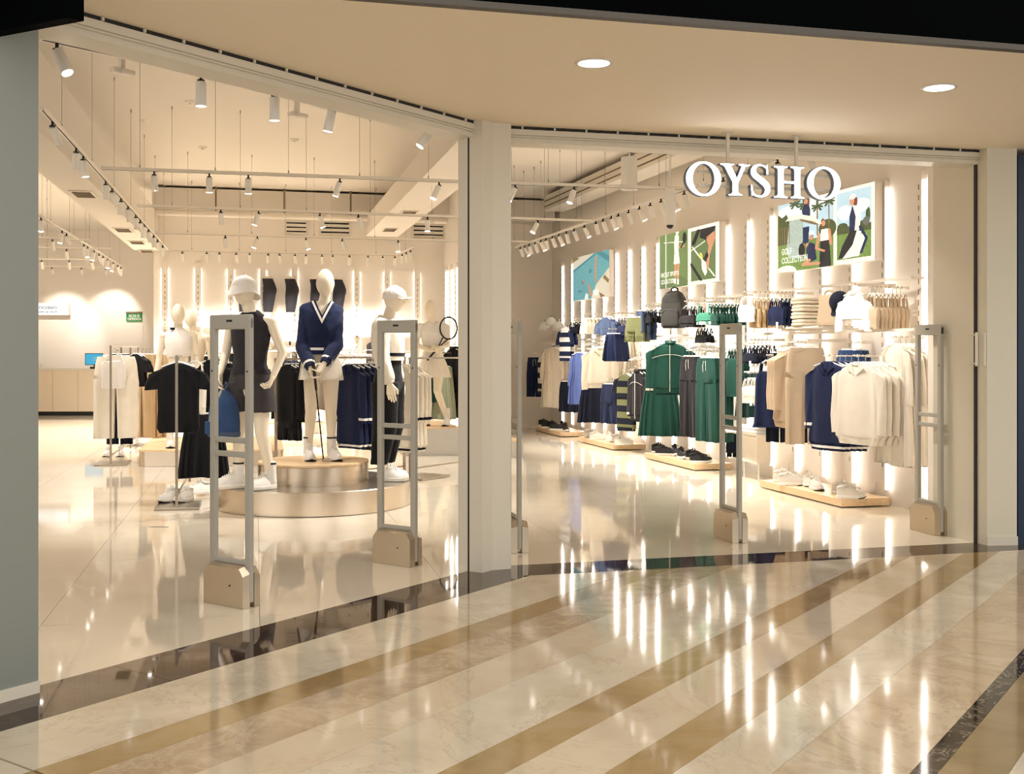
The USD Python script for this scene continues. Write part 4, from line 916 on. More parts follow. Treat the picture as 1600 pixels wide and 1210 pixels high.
# --- left figure: white bucket cap, charcoal vest and shorts, blue bag
def cap(parent, S, c, yaw, bucket=False, s=1.):
    m = icosphere(3, 1.); v = m.vertices.copy(); keep = v[:, 2] > -.05
    dome_ = trimesh.Trimesh(v * [.098, .115, .10], m.faces, process=False)
    dome_ = trimesh.intersections.slice_mesh_plane(dome_, [0, 0, 1], [0, 0, -.012], cap=True)
    n = 40; a = np.linspace(0, 2 * np.pi, n + 1)[:-1]
    if bucket:
        r = lambda k, z: [(.098 * k * math.cos(q), .115 * k * math.sin(q), z + .018 * math.cos(2 * q) * (k - 1) * 4) for q in a]
        brim = loft([r(.99, .0), r(1.12, -.03), r(1.32, -.07), r(1.30, -.074), r(1.11, -.036), r(.97, -.008)])
    else:
        pts = [(x, -.085 - .092 * math.sqrt(max(0, 1 - (x / .088) ** 2)), -.012 - .03 * (x / .088) ** 2) for x in np.linspace(-.087, .087, 15)]
        back = [(x, -.05, -.012) for x in np.linspace(.085, -.085, 15)]
        o_ = np.array(pts + back); o_[:, 2] -= .25 * np.clip(-o_[:, 1] - .1, 0, 1)
        brim = loft([o_, o_ + [0, 0, .006]])
    F_ = lambda q: S(T(T(q, (0, 0, 0), 0, -6), c, yaw))
    h = obj('cap', F_(dome_), C['white'], parent, 40); obj('brim', F_(brim), C['white'], h, 40); obj('button', F_(T(icosphere(1, .008), (0, 0, .1))), C['white'], h)
    if not bucket:
        for k in range(3): obj('seam', F_(tube([(.1 * math.cos(q) * math.cos(k * 1.047), .117 * math.cos(q) * math.sin(k * 1.047), .102 * math.sin(q)) for q in np.linspace(.05, 3.09, 14)], .0016, 4)), C['oat'], h)
M1loc = V(*fl(393, 800)[:2], 0); M1loc = at(392, 766, 10.72); M1loc[2] = .2287
J = dict(neck0=(.0, .012, 1.46), neck1=(-.025, -.02, 1.60), shl=(.185, .01, 1.43), shr=(-.185, .01, 1.43), ell=(.285, .03, 1.17), elr=(-.245, .01, 1.16), wrl=(.25, -.09, .965), wrr=(-.225, -.13, .985),
         hipl=(.095, 0, .86), hipr=(-.09, 0, .86), knl=(.125, -.05, .48), knr=(-.10, -.03, .48), anl=(.175, .03, .10), anr=(-.115, -.0, .10),
         handl=((-.25, -.35, -.9), (-.8, -.3, .2), 1., .95, 1), handr=((.0, -.1, -1.), (.9, 0, 0), 1., .6, 1))
rg = body_rings(0.0, 1., (0, .0))
t, S = mannequin('mannequin', 'mannequin in a white bucket hat, charcoal sleeveless top and shorts, left on the podium', M1loc, -14, J, rg, dict(c=(-.03, -.045, 1.575), s=1., yaw=-28, face=1.), 1.105)
vest = torso(rg[3:], .02) - U([bone(V(*J['sh' + s]) + V(.055 if s == 'l' else -.055, 0, .06), V(*J['sh' + s]) + V(.05 if s == 'l' else -.05, 0, -.13), .085, .07) for s in 'lr']) - ball((-.01, -.06, 1.535), .075)
obj('sleeveless_top', S(soft(vest, .02, 6, .004)), C['charcoal'], t, True); obj('collar', S(tube([(.062 * math.cos(a) - .005, .062 * math.sin(a) + .012, 1.515 + .012 * math.sin(a)) for a in np.linspace(0, 2 * np.pi, 25)[:-1]], .016, 8, True)), C['charcoal'], t)
sh_ = U([torso(rg[1:5], .03) ^ slabz(.84, 1.03)] + [Manifold.hull_points(np.vstack([ell((x * .085, 0, .92), .115, .13), ell((x * .128, -.02, .665), .106, .122)])) for x in (-1, 1)])
obj('shorts', S(soft(sh_, .02, 5, .007)), C['grey'], t, True); obj('waistband', S(tm(torso(rg[2:5], .032) ^ slabz(.99, 1.03))), C['charcoal'], t, 40)
for x in (-.09, .03, .11): obj('belt_loop', S(bx((x, -.143, 1.0), (.012, .01, .05))), C['grey'], t)
for s, yw in (('l', -34), ('r', -52)):
    a = J['an' + s]
    obj('sock', S(cyl((a[0], a[1], .06), (a[0] * .99, a[1] - .006, .235), .046, 20, .045)), C['white'], t, 40); obj('sock_stripe', S(cyl((a[0] * .99, a[1] - .006, .212), (a[0] * .99, a[1] - .006, .226), .0475, 20)), C['deepnavy'], t, 40)
    shoe_parts(t, m_upw, m_sole, m_lacew, lambda m, f=place_shoe((a[0], a[1], .003), yw): S(f(m)), dark=None)
cap(t, S, (-.03, -.06, 1.735), -28, True)
# the blue bag in its hand
bagp = at(350, 663, 10.6)
bag = thing('gym_bag', 'blue drawstring bag with pale cords hanging from the left mannequin hand', 'bag', bagp, -14)
rr = lambda a, b, z, w=0.: [(a * math.cos(q) + .006 * math.sin(5 * q) * w, b * math.sin(q) + .006 * math.cos(7 * q) * w, z) for q in np.linspace(0, 2 * np.pi, 41)[:-1]]
m_bag = C['denim']
obj('body', loft([rr(.145, .10, -.115), rr(.155, .11, -.10), rr(.155, .11, .02, .5), rr(.14, .10, .14, 1), rr(.12, .088, .215, 1.5), rr(.075, .055, .27, 2), rr(.035, .03, .32, 1)]), m_bag, bag, 40)
obj('base_panel', loft([rr(.147, .102, -.12), rr(.16, .114, -.112), rr(.16, .114, -.072), rr(.155, .11, -.07)]), C['slate'], bag, 40)
obj('pocket', rbx((-.06, -.105, -.03), (.16, .02, .12), .008), C['denim'], bag)
for x in (-.07, -.045, -.015): obj('cord', tube([(x * .25, -.03, .32), (x * .8, -.085, .2), (x * 1.15, -.112, .08), (x * 1.2, -.118, .03)], .006, 6), C['sage'], bag)
obj('strap', tube([(.01, .0, .30), (.025, -.01, .34), (.035, -.005, .375), (.02, 0, .395), (.0, .01, .37), (-.01, .01, .31)], .009, 6), C['slate'], bag)

# --- right figure in profile: white cap, cream jumper, black trousers
M3loc = at(606, 748, 11.45); M3loc[2] = .2287
J = dict(neck0=(.0, .012, 1.46), neck1=(-.0, -.03, 1.60), shl=(.185, .01, 1.43), shr=(-.185, .01, 1.43), ell=(.23, .05, 1.15), elr=(-.22, -.01, 1.14), wrl=(.22, -.05, .92), wrr=(-.235, -.10, .90),
         hipl=(.09, 0, .86), hipr=(-.09, 0, .86), knl=(.10, .02, .48), knr=(-.10, -.03, .48), anl=(.105, .09, .10), anr=(-.105, .01, .10),
         handl=((.0, -.1, -1.), (-1., 0, 0), 1., .25, 1), handr=((.05, -.1, -1.), (1., 0, 0), 1., .2, 1))
rg = body_rings(0.0, 1., (0, .0))
t, S = mannequin('mannequin', 'mannequin in profile with a white cap, cream jumper and black trousers, right on the podium', M3loc, 78, J, rg, dict(c=(0, -.055, 1.57), s=1.02, yaw=0, face=1.), 1.085)
core = [torso(rg[3:], .045) ^ slabz(1.16, 2)]
for s in 'lr':
    core += [bone(J['sh' + s], J['el' + s], .085, .08), bone(J['el' + s], V(*J['el' + s]) * .25 + V(*J['wr' + s]) * .75, .078, .062), bone(V(*J['sh' + s]), V(J['sh' + s][0] * .4, .01, 1.45), .08, .078)]
obj('jumper', S(soft(U(core) - ball((0, -.05, 1.555), .07), .018, 8, .009)), C['cream'], t, True)
obj('collar', S(tube([(.07 * math.cos(a), .068 * math.sin(a) + .008, 1.51 + .02 * math.sin(a)) for a in np.linspace(0, 2 * np.pi, 25)[:-1]], .02, 8, True)), C['cream'], t)
obj('hem_stripe', S(tm(torso(rg[3:8], .056) ^ slabz(1.16, 1.19))), C['deepnavy'], t, 40); obj('hem_band', S(tm(torso(rg[3:8], .05) ^ slabz(1.12, 1.16))), C['cream'], t, 40)
for s in 'lr':
    a, b = J['el' + s], J['wr' + s]
    obj('cuff_stripe', S(cuff(a, b, .78, .84, .058, .054)), C['deepnavy'], t, 40); obj('cuff', S(cuff(a, b, .84, .95, .05, .046)), C['cream'], t, 40)
tr = U([torso(rg[0:7], .022) ^ slabz(.7, 1.15)] + [Manifold.hull_points(np.vstack([ell((x * .085, .0, .92), .112, .135), ell((x * .10, -.005, .50), .10, .115)])) + Manifold.hull_points(np.vstack([ell((x * .10, -.005, .50), .10, .115), ell((x * .105, .05, .155), .075, .085)])) for x in (-1, 1)])
obj('trousers', S(soft(tr, .02, 5, .007)), C['black'], t, True)
for s in 'lr':
    a = J['an' + s]
    shoe_parts(t, m_upw, m_sole, m_lacew, lambda m, f=place_shoe((a[0], a[1], .003), 4): S(f(m)), dark=None)
cap(t, S, (0, -.065, 1.715), 0, False)

# --- back left figure in a white crop top, and the bare one behind it
def plain_pose(dx=0.):
    return dict(neck0=(.0, .012, 1.46), neck1=(-.0, -.02, 1.60), shl=(.185, .01, 1.43), shr=(-.185, .01, 1.43), ell=(.235, .03, 1.15), elr=(-.245, .03, 1.15), wrl=(.25, -.05, .91), wrr=(-.28, -.04, .91),
         hipl=(.09, 0, .86), hipr=(-.09, 0, .86), knl=(.10, -.01, .48), knr=(-.10, -.03, .48), anl=(.105, .03, .10), anr=(-.105, .0, .10),
         handl=((.05, -.1, -1.), (-1., 0, 0), 1., .3, 1), handr=((-.3, -.1, -1.), (1., 0, 0), 1., .3, 1))
def crop_top(t, S, rg, J, col):
    ct_ = (torso(rg[5:], .016) ^ slabz(1.17, 1.6)) - U([bone(V(*J['sh' + s]) + V(.055 if s == 'l' else -.055, 0, .06), V(*J['sh' + s]) + V(.05 if s == 'l' else -.05, 0, -.10), .082, .068) for s in 'lr'])
    obj('crop_top', S(soft(ct_, .022, 5)), C[col], t, True)
    obj('hem_band', S(tm(torso(rg[4:7], .018) ^ slabz(1.165, 1.195))), C[col], t, 40)
p = at(279, 690, 15.4); rg = body_rings(0.0, 1.); J = plain_pose()
t, S = mannequin('mannequin', 'mannequin in a white crop top and white shorts on the low platform at left', (p[0], p[1], .2212), 10, J, rg, dict(c=(-.0, -.035, 1.575), s=1.08, yaw=0, face=0.), 1.06)
crop_top(t, S, rg, J, 'white')
obj('collar', S(tube([(.06 * math.cos(a), .06 * math.sin(a) + .01, 1.52) for a in np.linspace(0, 2 * np.pi, 21)[:-1]], .014, 8, True)), C['white'], t); obj('collar_tab', S(bx((-.065, -.045, 1.525), (.06, .03, .03), 30)), C['deepnavy'], t)
sh_ = U([torso(rg[1:5], .025) ^ slabz(.84, 1.06)] + [Manifold.hull_points(np.vstack([ell((x * .085, 0, .92), .115, .13), ell((x * .115, -.01, .68), .115, .125)])) for x in (-1, 1)])
obj('shorts', S(soft(sh_, .022, 5)), C['cream'], t, True)
for s in 'lr':
    a = J['an' + s]; obj('sock', S(cyl((a[0], a[1], .06), (a[0], a[1] - .006, .22), .046, 16, .045)), C['white'], t, 40)
    shoe_parts(t, m_upw, m_sole, m_lacew, lambda m, f=place_shoe((a[0], a[1], .003), 8): S(f(m)), dark=m_soled)
p = at(303, 690, 16.6); J = plain_pose()
t, S = mannequin('mannequin', 'cream mannequin in a beige top standing behind the crop-top one', (p[0], p[1], .2212), -6, J, rg, dict(c=(-.02, -.035, 1.575), s=1.05, yaw=-10, face=0.), 1.05)
obj('top', S(soft((torso(rg[4:], .016) ^ slabz(1.1, 1.55)), .022, 5)), C['oat'], t, True); obj('shorts', S(soft(sh_, .022, 5)), C['oat'], t, True)

# --- back right figure with a racket, one foot forward
p = at(676, 660, 16.95)
J = dict(neck0=(.0, .012, 1.46), neck1=(-.03, -.02, 1.60), shl=(.185, .01, 1.43), shr=(-.185, .01, 1.43), ell=(.22, .02, 1.17), elr=(-.26, .02, 1.18), wrl=(.06, -.19, 1.13), wrr=(-.06, -.20, 1.09),
         hipl=(.09, 0, .86), hipr=(-.09, 0, .86), knl=(.05, -.14, .50), knr=(-.11, .0, .48), anl=(.20, -.10, .10), anr=(-.13, .06, .10),
         handl=((-.8, -.4, .3), (.2, .6, -.8), 1., 1., 1), handr=((.8, -.5, .2), (0, .6, -.8), 1., .9, 1))
rg = body_rings(0.0, 1.)
t, S = mannequin('mannequin', 'mannequin in white top and cream pleated skirt holding a racket, on the steel box', (p[0], p[1], .4155), 12, J, rg, dict(c=(-.035, -.035, 1.575), s=1., yaw=-16, face=0.), 1.03)
core = [torso(rg[5:], .018) ^ slabz(1.14, 1.55)] + [bone(J['sh' + s], V(*J['sh' + s]) * .55 + V(*J['el' + s]) * .45, .066, .060) for s in 'lr']
obj('top', S(soft(U(core) - ball((-.0, -.05, 1.545), .065), .022, 5)), C['white'], t, True)
n = 96; a = np.linspace(0, 2 * np.pi, n + 1)[:-1]
R_ = lambda k, z, w: [(k * (1 + w * ((i % 4) < 2) * 1.) * math.cos(q), k * .8 * (1 + w * ((i % 4) < 2)) * math.sin(q), z) for i, q in enumerate(a)]
obj('pleated_skirt', S(loft([R_(.14, 1.06, 0), R_(.165, 1.0, .01), R_(.21, .88, .03), R_(.265, .70, .05), R_(.25, .70, .05)])), C['cream'], t, 20); obj('waistband', S(loft([R_(.142, 1.03, 0), R_(.145, 1.08, 0)])), C['cream'], t, 40)
for s, yw in (('l', -20), ('r', 10)):
    a_ = J['an' + s]; obj('sock', S(cyl((a_[0], a_[1], .06), (a_[0] - .004, a_[1] - .006, .25), .046, 16, .045)), C['white'], t, 40)
    shoe_parts(t, m_upw, m_sole, m_lacew, lambda m, f=place_shoe((a_[0], a_[1], .003), yw): S(f(m)), dark=m_soled)
q = at(701, 513, 16.86)
rk = thing('tennis_racket', 'black tennis racket held up by the mannequin on the tall steel box', 'racket', q, 12)
obj('hoop', tube([(.13 * math.cos(b) , 0, .165 * math.sin(b)) for b in np.linspace(0, 2 * np.pi, 33)[:-1]], .011, 8, True), m_blk, rk)
obj('hoop', tube([(.13 * math.cos(b) , 0, .165 * math.sin(b)) for b in np.linspace(0, 2 * np.pi, 33)[:-1]], .0111, 3, True), m_blk, rk) if False else None
obj('strings', [cyl((x, 0, -math.sqrt(max(0, 1 - (x / .13) ** 2)) * .165), (x, 0, math.sqrt(max(0, 1 - (x / .13) ** 2)) * .165), .0016, 4) for x in np.arange(-.11, .12, .022)] + [cyl((-math.sqrt(max(0, 1 - (z / .165) ** 2)) * .13, 0, z), (math.sqrt(max(0, 1 - (z / .165) ** 2)) * .13, 0, z), .0016, 4) for z in np.arange(-.14, .15, .022)], m_rail, rk, False, kind='stuff')
obj('throat', [cyl((-.08, 0, -.13), (-.17, -.02, -.30), .009, 8), cyl((-.01, 0, -.166), (-.17, -.02, -.30), .009, 8)], m_blk, rk, kind='stuff'); obj('handle', cyl((-.17, -.02, -.30), (-.33, -.05, -.48), .015, 10), m_blk, rk)
# --- leg forms in dark shorts standing on the back wall shelf
def legform():
    prof = [(.0, .062, .07), (.08, .062, .066), (.18, .075, .07), (.30, .060, .062), (.40, .078, .075), (.52, .098, .09), (.62, .112, .10), (.70, .118, .10), (.78, .105, .095), (.86, .092, .088), (.88, .09, .085)]
    yo = [0, 0, .02, .0, .01, .02, .03, .045, .03, .0, 0]
    R_ = lambda z, a, b, o, e=0.: [((a + e) * math.cos(q) + o, (b + e) * math.sin(q), z) for q in np.linspace(0, 2 * np.pi, 25)[:-1]]
    from scipy.interpolate import PchipInterpolator
    zk = np.array([q[0] for q in prof]); zf = np.linspace(0, .88, 37); A3 = [PchipInterpolator(zk, c)(zf) for c in ([q[1] for q in prof], [q[2] for q in prof], yo)]
    prof = list(zip(zf * 1.33, A3[0], A3[1])); yo = list(A3[2])
    leg = loft([R_(z, a, b, o) for (z, a, b), o in zip(prof, yo)])
    sel = [k for k in range(len(prof)) if prof[k][0] > .50 and prof[k][0] < 1.155]
    sho = loft([R_(prof[sel[0]][0], prof[sel[0]][1], prof[sel[0]][2], yo[sel[0]])] + [R_(*prof[k], yo[k], .005) for k in sel] + [R_(prof[sel[-1]][0], .088, .086, yo[sel[-1]])])
    return leg, sho
LEG, SHO = legform()
lp = None
for i, (x, s) in enumerate(((380, .0), (418, 0), (453, 0), (492, 0), (527, 0))):
    r = (x - CX) / F; o_ = bk(0, .22)
    ss = (o_[0] - r * o_[1]) / (WN[0] - r * WN[1]); q = o_ - WN * ss
    lab = f'leg form in dark sports shorts on the back wall shelf, {ordn[i]} from the left'
    if lp is None:
        lp = thing('leg_form', lab, 'leg mannequin', (*q, 1.732), ANGW, 'leg forms on the back wall'); obj('leg', LEG, m_skin, lp, True); obj('cycling_shorts', SHO, C['charcoal'], lp, 50); obj('waist_disc', T(tcyl(.085, .012, sections=24), (0, 0, 1.177)), m_skin, lp); obj('foot_plate', T(tcyl(.09, .012, sections=24), (0, 0, .006)), m_steelp, lp)
    else: copy(lp, (*q, 1.732), ANGW, lab)
# ------------------------------------------------------------------ clothes
m_hang = pm('hanger_white', 'f3efe8', .4)
m_hook = pm('hanger_hook', 'd9d4cc', .25, metal=1.)
def sheath(lv, n=30, rip=.004, k=5, ph=0., flat=.5, wr=.010):
    """A hanging tube of cloth: levels (z, half width, half depth, x offset); folds deepen downwards."""
    q = np.arange(n) * 2 * np.pi / n; rings = []
    for i, (z, w, d, xo) in enumerate((tuple(r) + (0.,))[:4] for r in lv):
        f = i / max(1, len(lv) - 1)
        c, s = np.cos(q), np.sin(q)
        x = np.sign(c) * np.abs(c) ** .75 * w; y = np.sign(s) * np.abs(s) ** flat * d
        y = y + rip * f * np.sin(k * q * 1. + ph) * 1.6; x = x + rip * .8 * f * np.cos((k + 2) * q + ph)
        if wr:
            g = np.where(s >= 0, 1., -1.)
            y = y + np.abs(s) ** .4 * g * wr * min(1., f * 4) * (meshkit.fbm(np.column_stack([(x + xo) * 22, np.full(n, z * 5 + ph * 7), g * 3 + ph]), 3) - .5) * 2.2
        rings.append(np.column_stack([x + xo, y, np.full(n, z) + rip * .6 * f * np.sin(3 * q + ph)]))
    return loft(rings)
def lv(*a, m=4):
    """Levels refined between the given ones."""
    a = np.array([(r + (0,))[:4] if len(r) < 4 else r for r in a], float); t = np.linspace(0, len(a) - 1, (len(a) - 1) * m + 1)
    return [tuple(np.interp(u, np.arange(len(a)), a[:, j]) for j in range(4)) for u in t]
def hanger(t, w, clip=False, drop=0.):
    h = [(.0, 0, -.055 - drop), (0, 0, -.02), (.004, 0, .004), (.016, 0, .012), (.026, 0, .004), (.026, 0, -.008)]
    if clip:
        g = obj('hanger', [bx((0, 0, -.07 - drop), (w * 1.5, .010, .014))] + [rbx((s * w * .62, 0, -.095 - drop), (.02, .026, .05), .004, 0, 4) for s in (-1, 1)], m_hang, t, 40, kind='stuff')
    else:
        g = obj('hanger', tube([(-w, 0, -.105 - drop), (-w * .6, 0, -.085 - drop), (-.03, 0, -.062 - drop), (.03, 0, -.062 - drop), (w * .6, 0, -.085 - drop), (w, 0, -.105 - drop)], .009, 6), m_hang, t, 60)
    obj('hook', tube(h, .0032, 5), m_hook, g)
def sleeve(side, x0, z0, L, out, r0, r1, d=.022, rip=.006, ph=0.):
    pts = [(side * (x0 - .02), z0 + .0), (side * (x0 + .015), z0 - .03), (side * (x0 + out * .5), z0 - L * .35), (side * (x0 + out * .9), z0 - L * .7), (side * (x0 + out), z0 - L)]
    rr = [r0 * .9, r0, r0 * .9, (r0 + r1) / 2, r1]
    t = np.linspace(0, 4, 13); q = np.arange(14) * 2 * np.pi / 14; R = []
    for u in t:
        x, z, r = (np.interp(u, range(5), [p[0] for p in pts]), np.interp(u, range(5), [p[1] for p in pts]), np.interp(u, range(5), rr))
        R.append(np.column_stack([x + r * np.cos(q), d * np.sin(q) + rip * np.sin(3 * q + 2 * u + ph), np.full(14, z) + (r * .35 * np.cos(q) * side * (-1 if u < 1.2 else -.25))]))
    return loft(R), np.array([pts[-1][0], 0, pts[-1][1]])
def garment(t, kind, col, L, w, o):
    """Builds one garment of height L below the rail and shoulder width w into the thing t."""
    if kind == 'hanger': return hanger(t, w / 2)
    m = C[col]; h = w / 2; st = o.get('trim'); ph = o.get('ph', 0.); g0 = -.085
    if kind in ('sweater', 'jacket', 'tee', 'stripe', 'hoodie'):
        hanger(t, h * .62)
        body = [(g0 + .012, .05, .018), (g0 - .004, h * .42, .022), (g0 - .05, h * .72, .026), (g0 - .16, h * .78, .026), (-L * .7, h * .76, .024), (-L + .05, h * .80, .024), (-L, h * .70, .02)]
        if kind in ('sweater', 'hoodie', 'jacket'): body = [(g0 + .012, .05, .018), (g0 - .006, h * .32, .022), (g0 - .035, h * .56, .028), (g0 - .09, h * .72, .032), (g0 - .25, h * .75, .036), (-L * .72, h * .77, .038), (-L + .075, h * .82, .038), (-L + .045, h * .73, .028), (-L, h * .68, .022)]
        if kind == 'stripe':
            lev = lv(*body, m=3); nb = o.get('bands', 8); zs = np.linspace(g0 + .012, -L, nb + 1)
            zz = np.array([l[0] for l in lev]); pick = lambda z: tuple([z] + [float(np.interp(-z, -zz, [l[j] for l in lev])) for j in (1, 2, 3)])
            for b in range(nb):
                obj('band', sheath([pick(zs[b]), pick((zs[b] + zs[b + 1]) / 2), pick(zs[b + 1])], rip=.0015, ph=ph), C[col] if b % 2 else C[st], t, 50)
        else: obj('body', sheath(lv(*body), 40, .0075, 6, ph=ph), m, t, 60)
        sl = {'tee': .20, 'stripe': .24}.get(kind, min(.58, L * .90)); ou = {'tee': .06, 'stripe': .06}.get(kind, .035)
        for s in (-1, 1):
            a, e = sleeve(s, h * (.74 if sl < .3 else .74), g0 - (.045 if sl < .3 else .07), sl, ou, .074 if sl > .3 else .075, .05 if sl > .3 else .07, .022 if sl < .3 else .030, ph=ph + s)
            obj('sleeve', a, m, t, 60)
            if st and kind != 'stripe' and sl > .3: obj('cuff_stripe', sheath([(e[2] + .06, .058, .034, e[0] - s * .006), (e[2] + .03, .056, .033, e[0])], 14, .0, wr=0), C[st], t, 40)
        if kind != 'tee': obj('hem_band', sheath([(-L + .05, h * .735 + .006, .033), (-L + .02, h * .70 + .006, .03), (-L - .006, h * .68 + .004, .026)], 40, .003, 6, ph=ph, wr=0), m, t, 50)
        if st and kind not in ('stripe', 'jacket'): obj('hem_stripe', sheath([(-L + .042, h * .728 + .010, .037), (-L + .018, h * .70 + .010, .035)], 40, .003, 6, ph, wr=0), C[st], t, 50)
        if kind in ('jacket', 'hoodie', 'sweater'):
            zc = g0 + (.03 if kind == 'jacket' else .015)
            obj('collar', tube([(.055 * math.cos(q), .026 * math.sin(q), zc - .02 * (math.sin(q) < 0) * -math.sin(q)) for q in np.linspace(0, 2 * np.pi, 21)[:-1]], .013 if kind != 'jacket' else .02, 6, True), m, t)
        if kind in ('sweater', 'hoodie') and L > .5 and w > .5:
            for s in (-1, 1): obj('collar_flap', trimesh.Trimesh([(s * .012, -.036, g0 - .10), (s * .045, -.03, g0 + .012), (s * .105, -.036, g0 - .03), (s * .012, -.044, g0 - .102), (s * .045, -.042, g0 + .014), (s * .107, -.044, g0 - .032)], [(0, 1, 2), (3, 5, 4), (0, 3, 4), (0, 4, 1), (1, 4, 5), (1, 5, 2), (2, 5, 3), (2, 3, 0)][::1], process=False), m, t, False)
        if kind == 'jacket' and st:
            obj('zip', bx((0, -.046, (g0 - L) / 2), (.009, .008, L + g0 - .03)), C[st], t, False)
            obj('piping', tube([(x, -.047 * math.sqrt(max(0., 1 - (x / h / .80) ** 4)), g0 - .19 + .05 * (1 - (x / h / .75) ** 2)) for x in np.linspace(-h * .74, h * .74, 12)], .0035, 5), C[st], t)
            obj('hem_inner', sheath([(-L + .01, h * .66, .02), (-L - .03, h * .62, .018)], rip=.002), C[o.get('inner', 'darkgreen')], t, 40)
        if kind == 'hoodie': obj('hood', sheath([(g0 + .03, .04, .03), (g0 + .01, .085, .04), (g0 - .04, .09, .04), (g0 - .07, .05, .036)], rip=.004), m, t, 60)
    elif kind in ('tank', 'bra', 'slip'):
        hanger(t, h * .55)
        zt = g0 - (.10 if kind == 'bra' else .13)
        body = [(zt + .03, h * .45, .02), (zt, h * .72, .028), (zt - .07, h * .78, .032), (-L + .05, h * (.70 if kind != 'slip' else .9), .024), (-L, h * (.70 if kind != 'slip' else 1.0), .022)]
        obj('body', sheath(lv(*body, m=3), rip=.006 if kind != 'slip' else .010, k=6, ph=ph), m, t, 60)
        for s in (-1, 1): obj('strap', tube([(s * h * .52, -.02, zt + .01), (s * h * .46, -.012, g0 - .02), (s * h * .42, 0, g0 + .012), (s * h * .46, .012, g0 - .02), (s * h * .52, .02, zt + .01)], .009, 5), m, t)
        obj('hem_band', sheath([(-L + .035, h * .715, .0255), (-L - .003, h * .71, .024)] if kind != 'slip' else [(-L + .012, h * 1.0, .024), (-L - .003, h * 1.01, .024)], rip=.002), C[st] if st else m, t, 50)
        if o.get('tag'): obj('price_tag', bx((.04, -.036, -L - .0), (.035, .003, .06)), m_hang, t, False)
    elif kind in ('pants', 'shorts', 'leggings'):
        hanger(t, h * .8, True); z0 = -.085
        cr = z0 - (.30 if L > .5 else L * .5); k = {'leggings': .62}.get(kind, 1.)
        obj('hips', sheath(lv((z0, h * .82, .026), (z0 - .1, h * .92, .032), (cr, h * 1.0, .034), m=3), rip=.004, ph=ph), m, t, 60)
        for s in (-1, 1):
            lw = h * .5 * k
            obj('leg', sheath(lv((cr + .06, h * .47, .031, s * h * .49), (cr - .05, h * .50, .032, s * h * .51), ((cr - L) / 2, lw * .96, .028, s * h * .53), (-L, lw * .92, .026, s * h * .55), m=4), 26, .008, 5, ph + s), m, t, 60)
        obj('waistband', sheath([(z0 + .004, h * .81, .027), (z0 - .035, h * .84, .029)], rip=.001), m, t, 50)
        if st:
            obj('drawstring', tube([(-.02, -.034, z0 - .03), (-.03, -.038, z0 - .1), (-.025, -.036, z0 - .17)], .004, 5), C[st], t)
            obj('drawstring', tube([(.02, -.034, z0 - .03), (.028, -.038, z0 - .09), (.03, -.036, z0 - .15)], .004, 5), C[st], t)
            if o.get('side'): obj('side_stripe', tube([(h * .95, -.02, z0 - .1), (h * 1.02, -.02, -L + .02)], .007, 5), C[st], t)
    else:  # skirt or dress in soft pleats
        hanger(t, h * .7, kind == 'skirt'); z0 = -.085
        top = [(z0, h * .66, .026), (z0 - .04, h * .68, .028)] if kind == 'skirt' else [(z0 + .012, .05, .018), (z0 - .01, h * .45, .022), (z0 - .08, h * .66, .028), (z0 - .35, h * .7, .03)]
        q = 48
        obj('body', sheath(lv(*top, (-L * .6, h * .88, .034), (-L, h * 1.0, .04), m=4), 72, .016, 15, ph, wr=.016), m, t, 60)
        obj('waistband', sheath([(z0 + .004, h * .665, .027), (z0 - .03, h * .675, .0285)], rip=.0), m, t, 50) if kind == 'skirt' else None
        if kind == 'dress':
            for s in (-1, 1): obj('sleeve', sleeve(s, h * .6, z0 - .045, .5, .07, .06, .045, ph=ph)[0], m, t, 60)
GP = {}
rg_ = random.Random(11)
nth = ['front one', 'second from the front', 'third from the front', 'fourth from the front', 'fifth from the front', 'sixth from the front', 'seventh from the front', 'eighth from the front', 'ninth from the front', 'tenth from the front']
NAMES = dict(sweater='sweatshirt', jacket='track_jacket', tee='t_shirt', stripe='striped_top', hoodie='hoodie', tank='tank_top', bra='sports_bra', slip='strap_dress', pants='trousers', shorts='shorts', leggings='leggings', skirt='skirt', dress='dress', hanger='clothes_hanger')
CATS = dict(sweater='sweatshirt', jacket='jacket', tee='t-shirt', stripe='top', hoodie='hoodie', tank='top', bra='bra', slip='dress', pants='trousers', shorts='shorts', leggings='leggings', skirt='skirt', dress='dress', hanger='hanger')
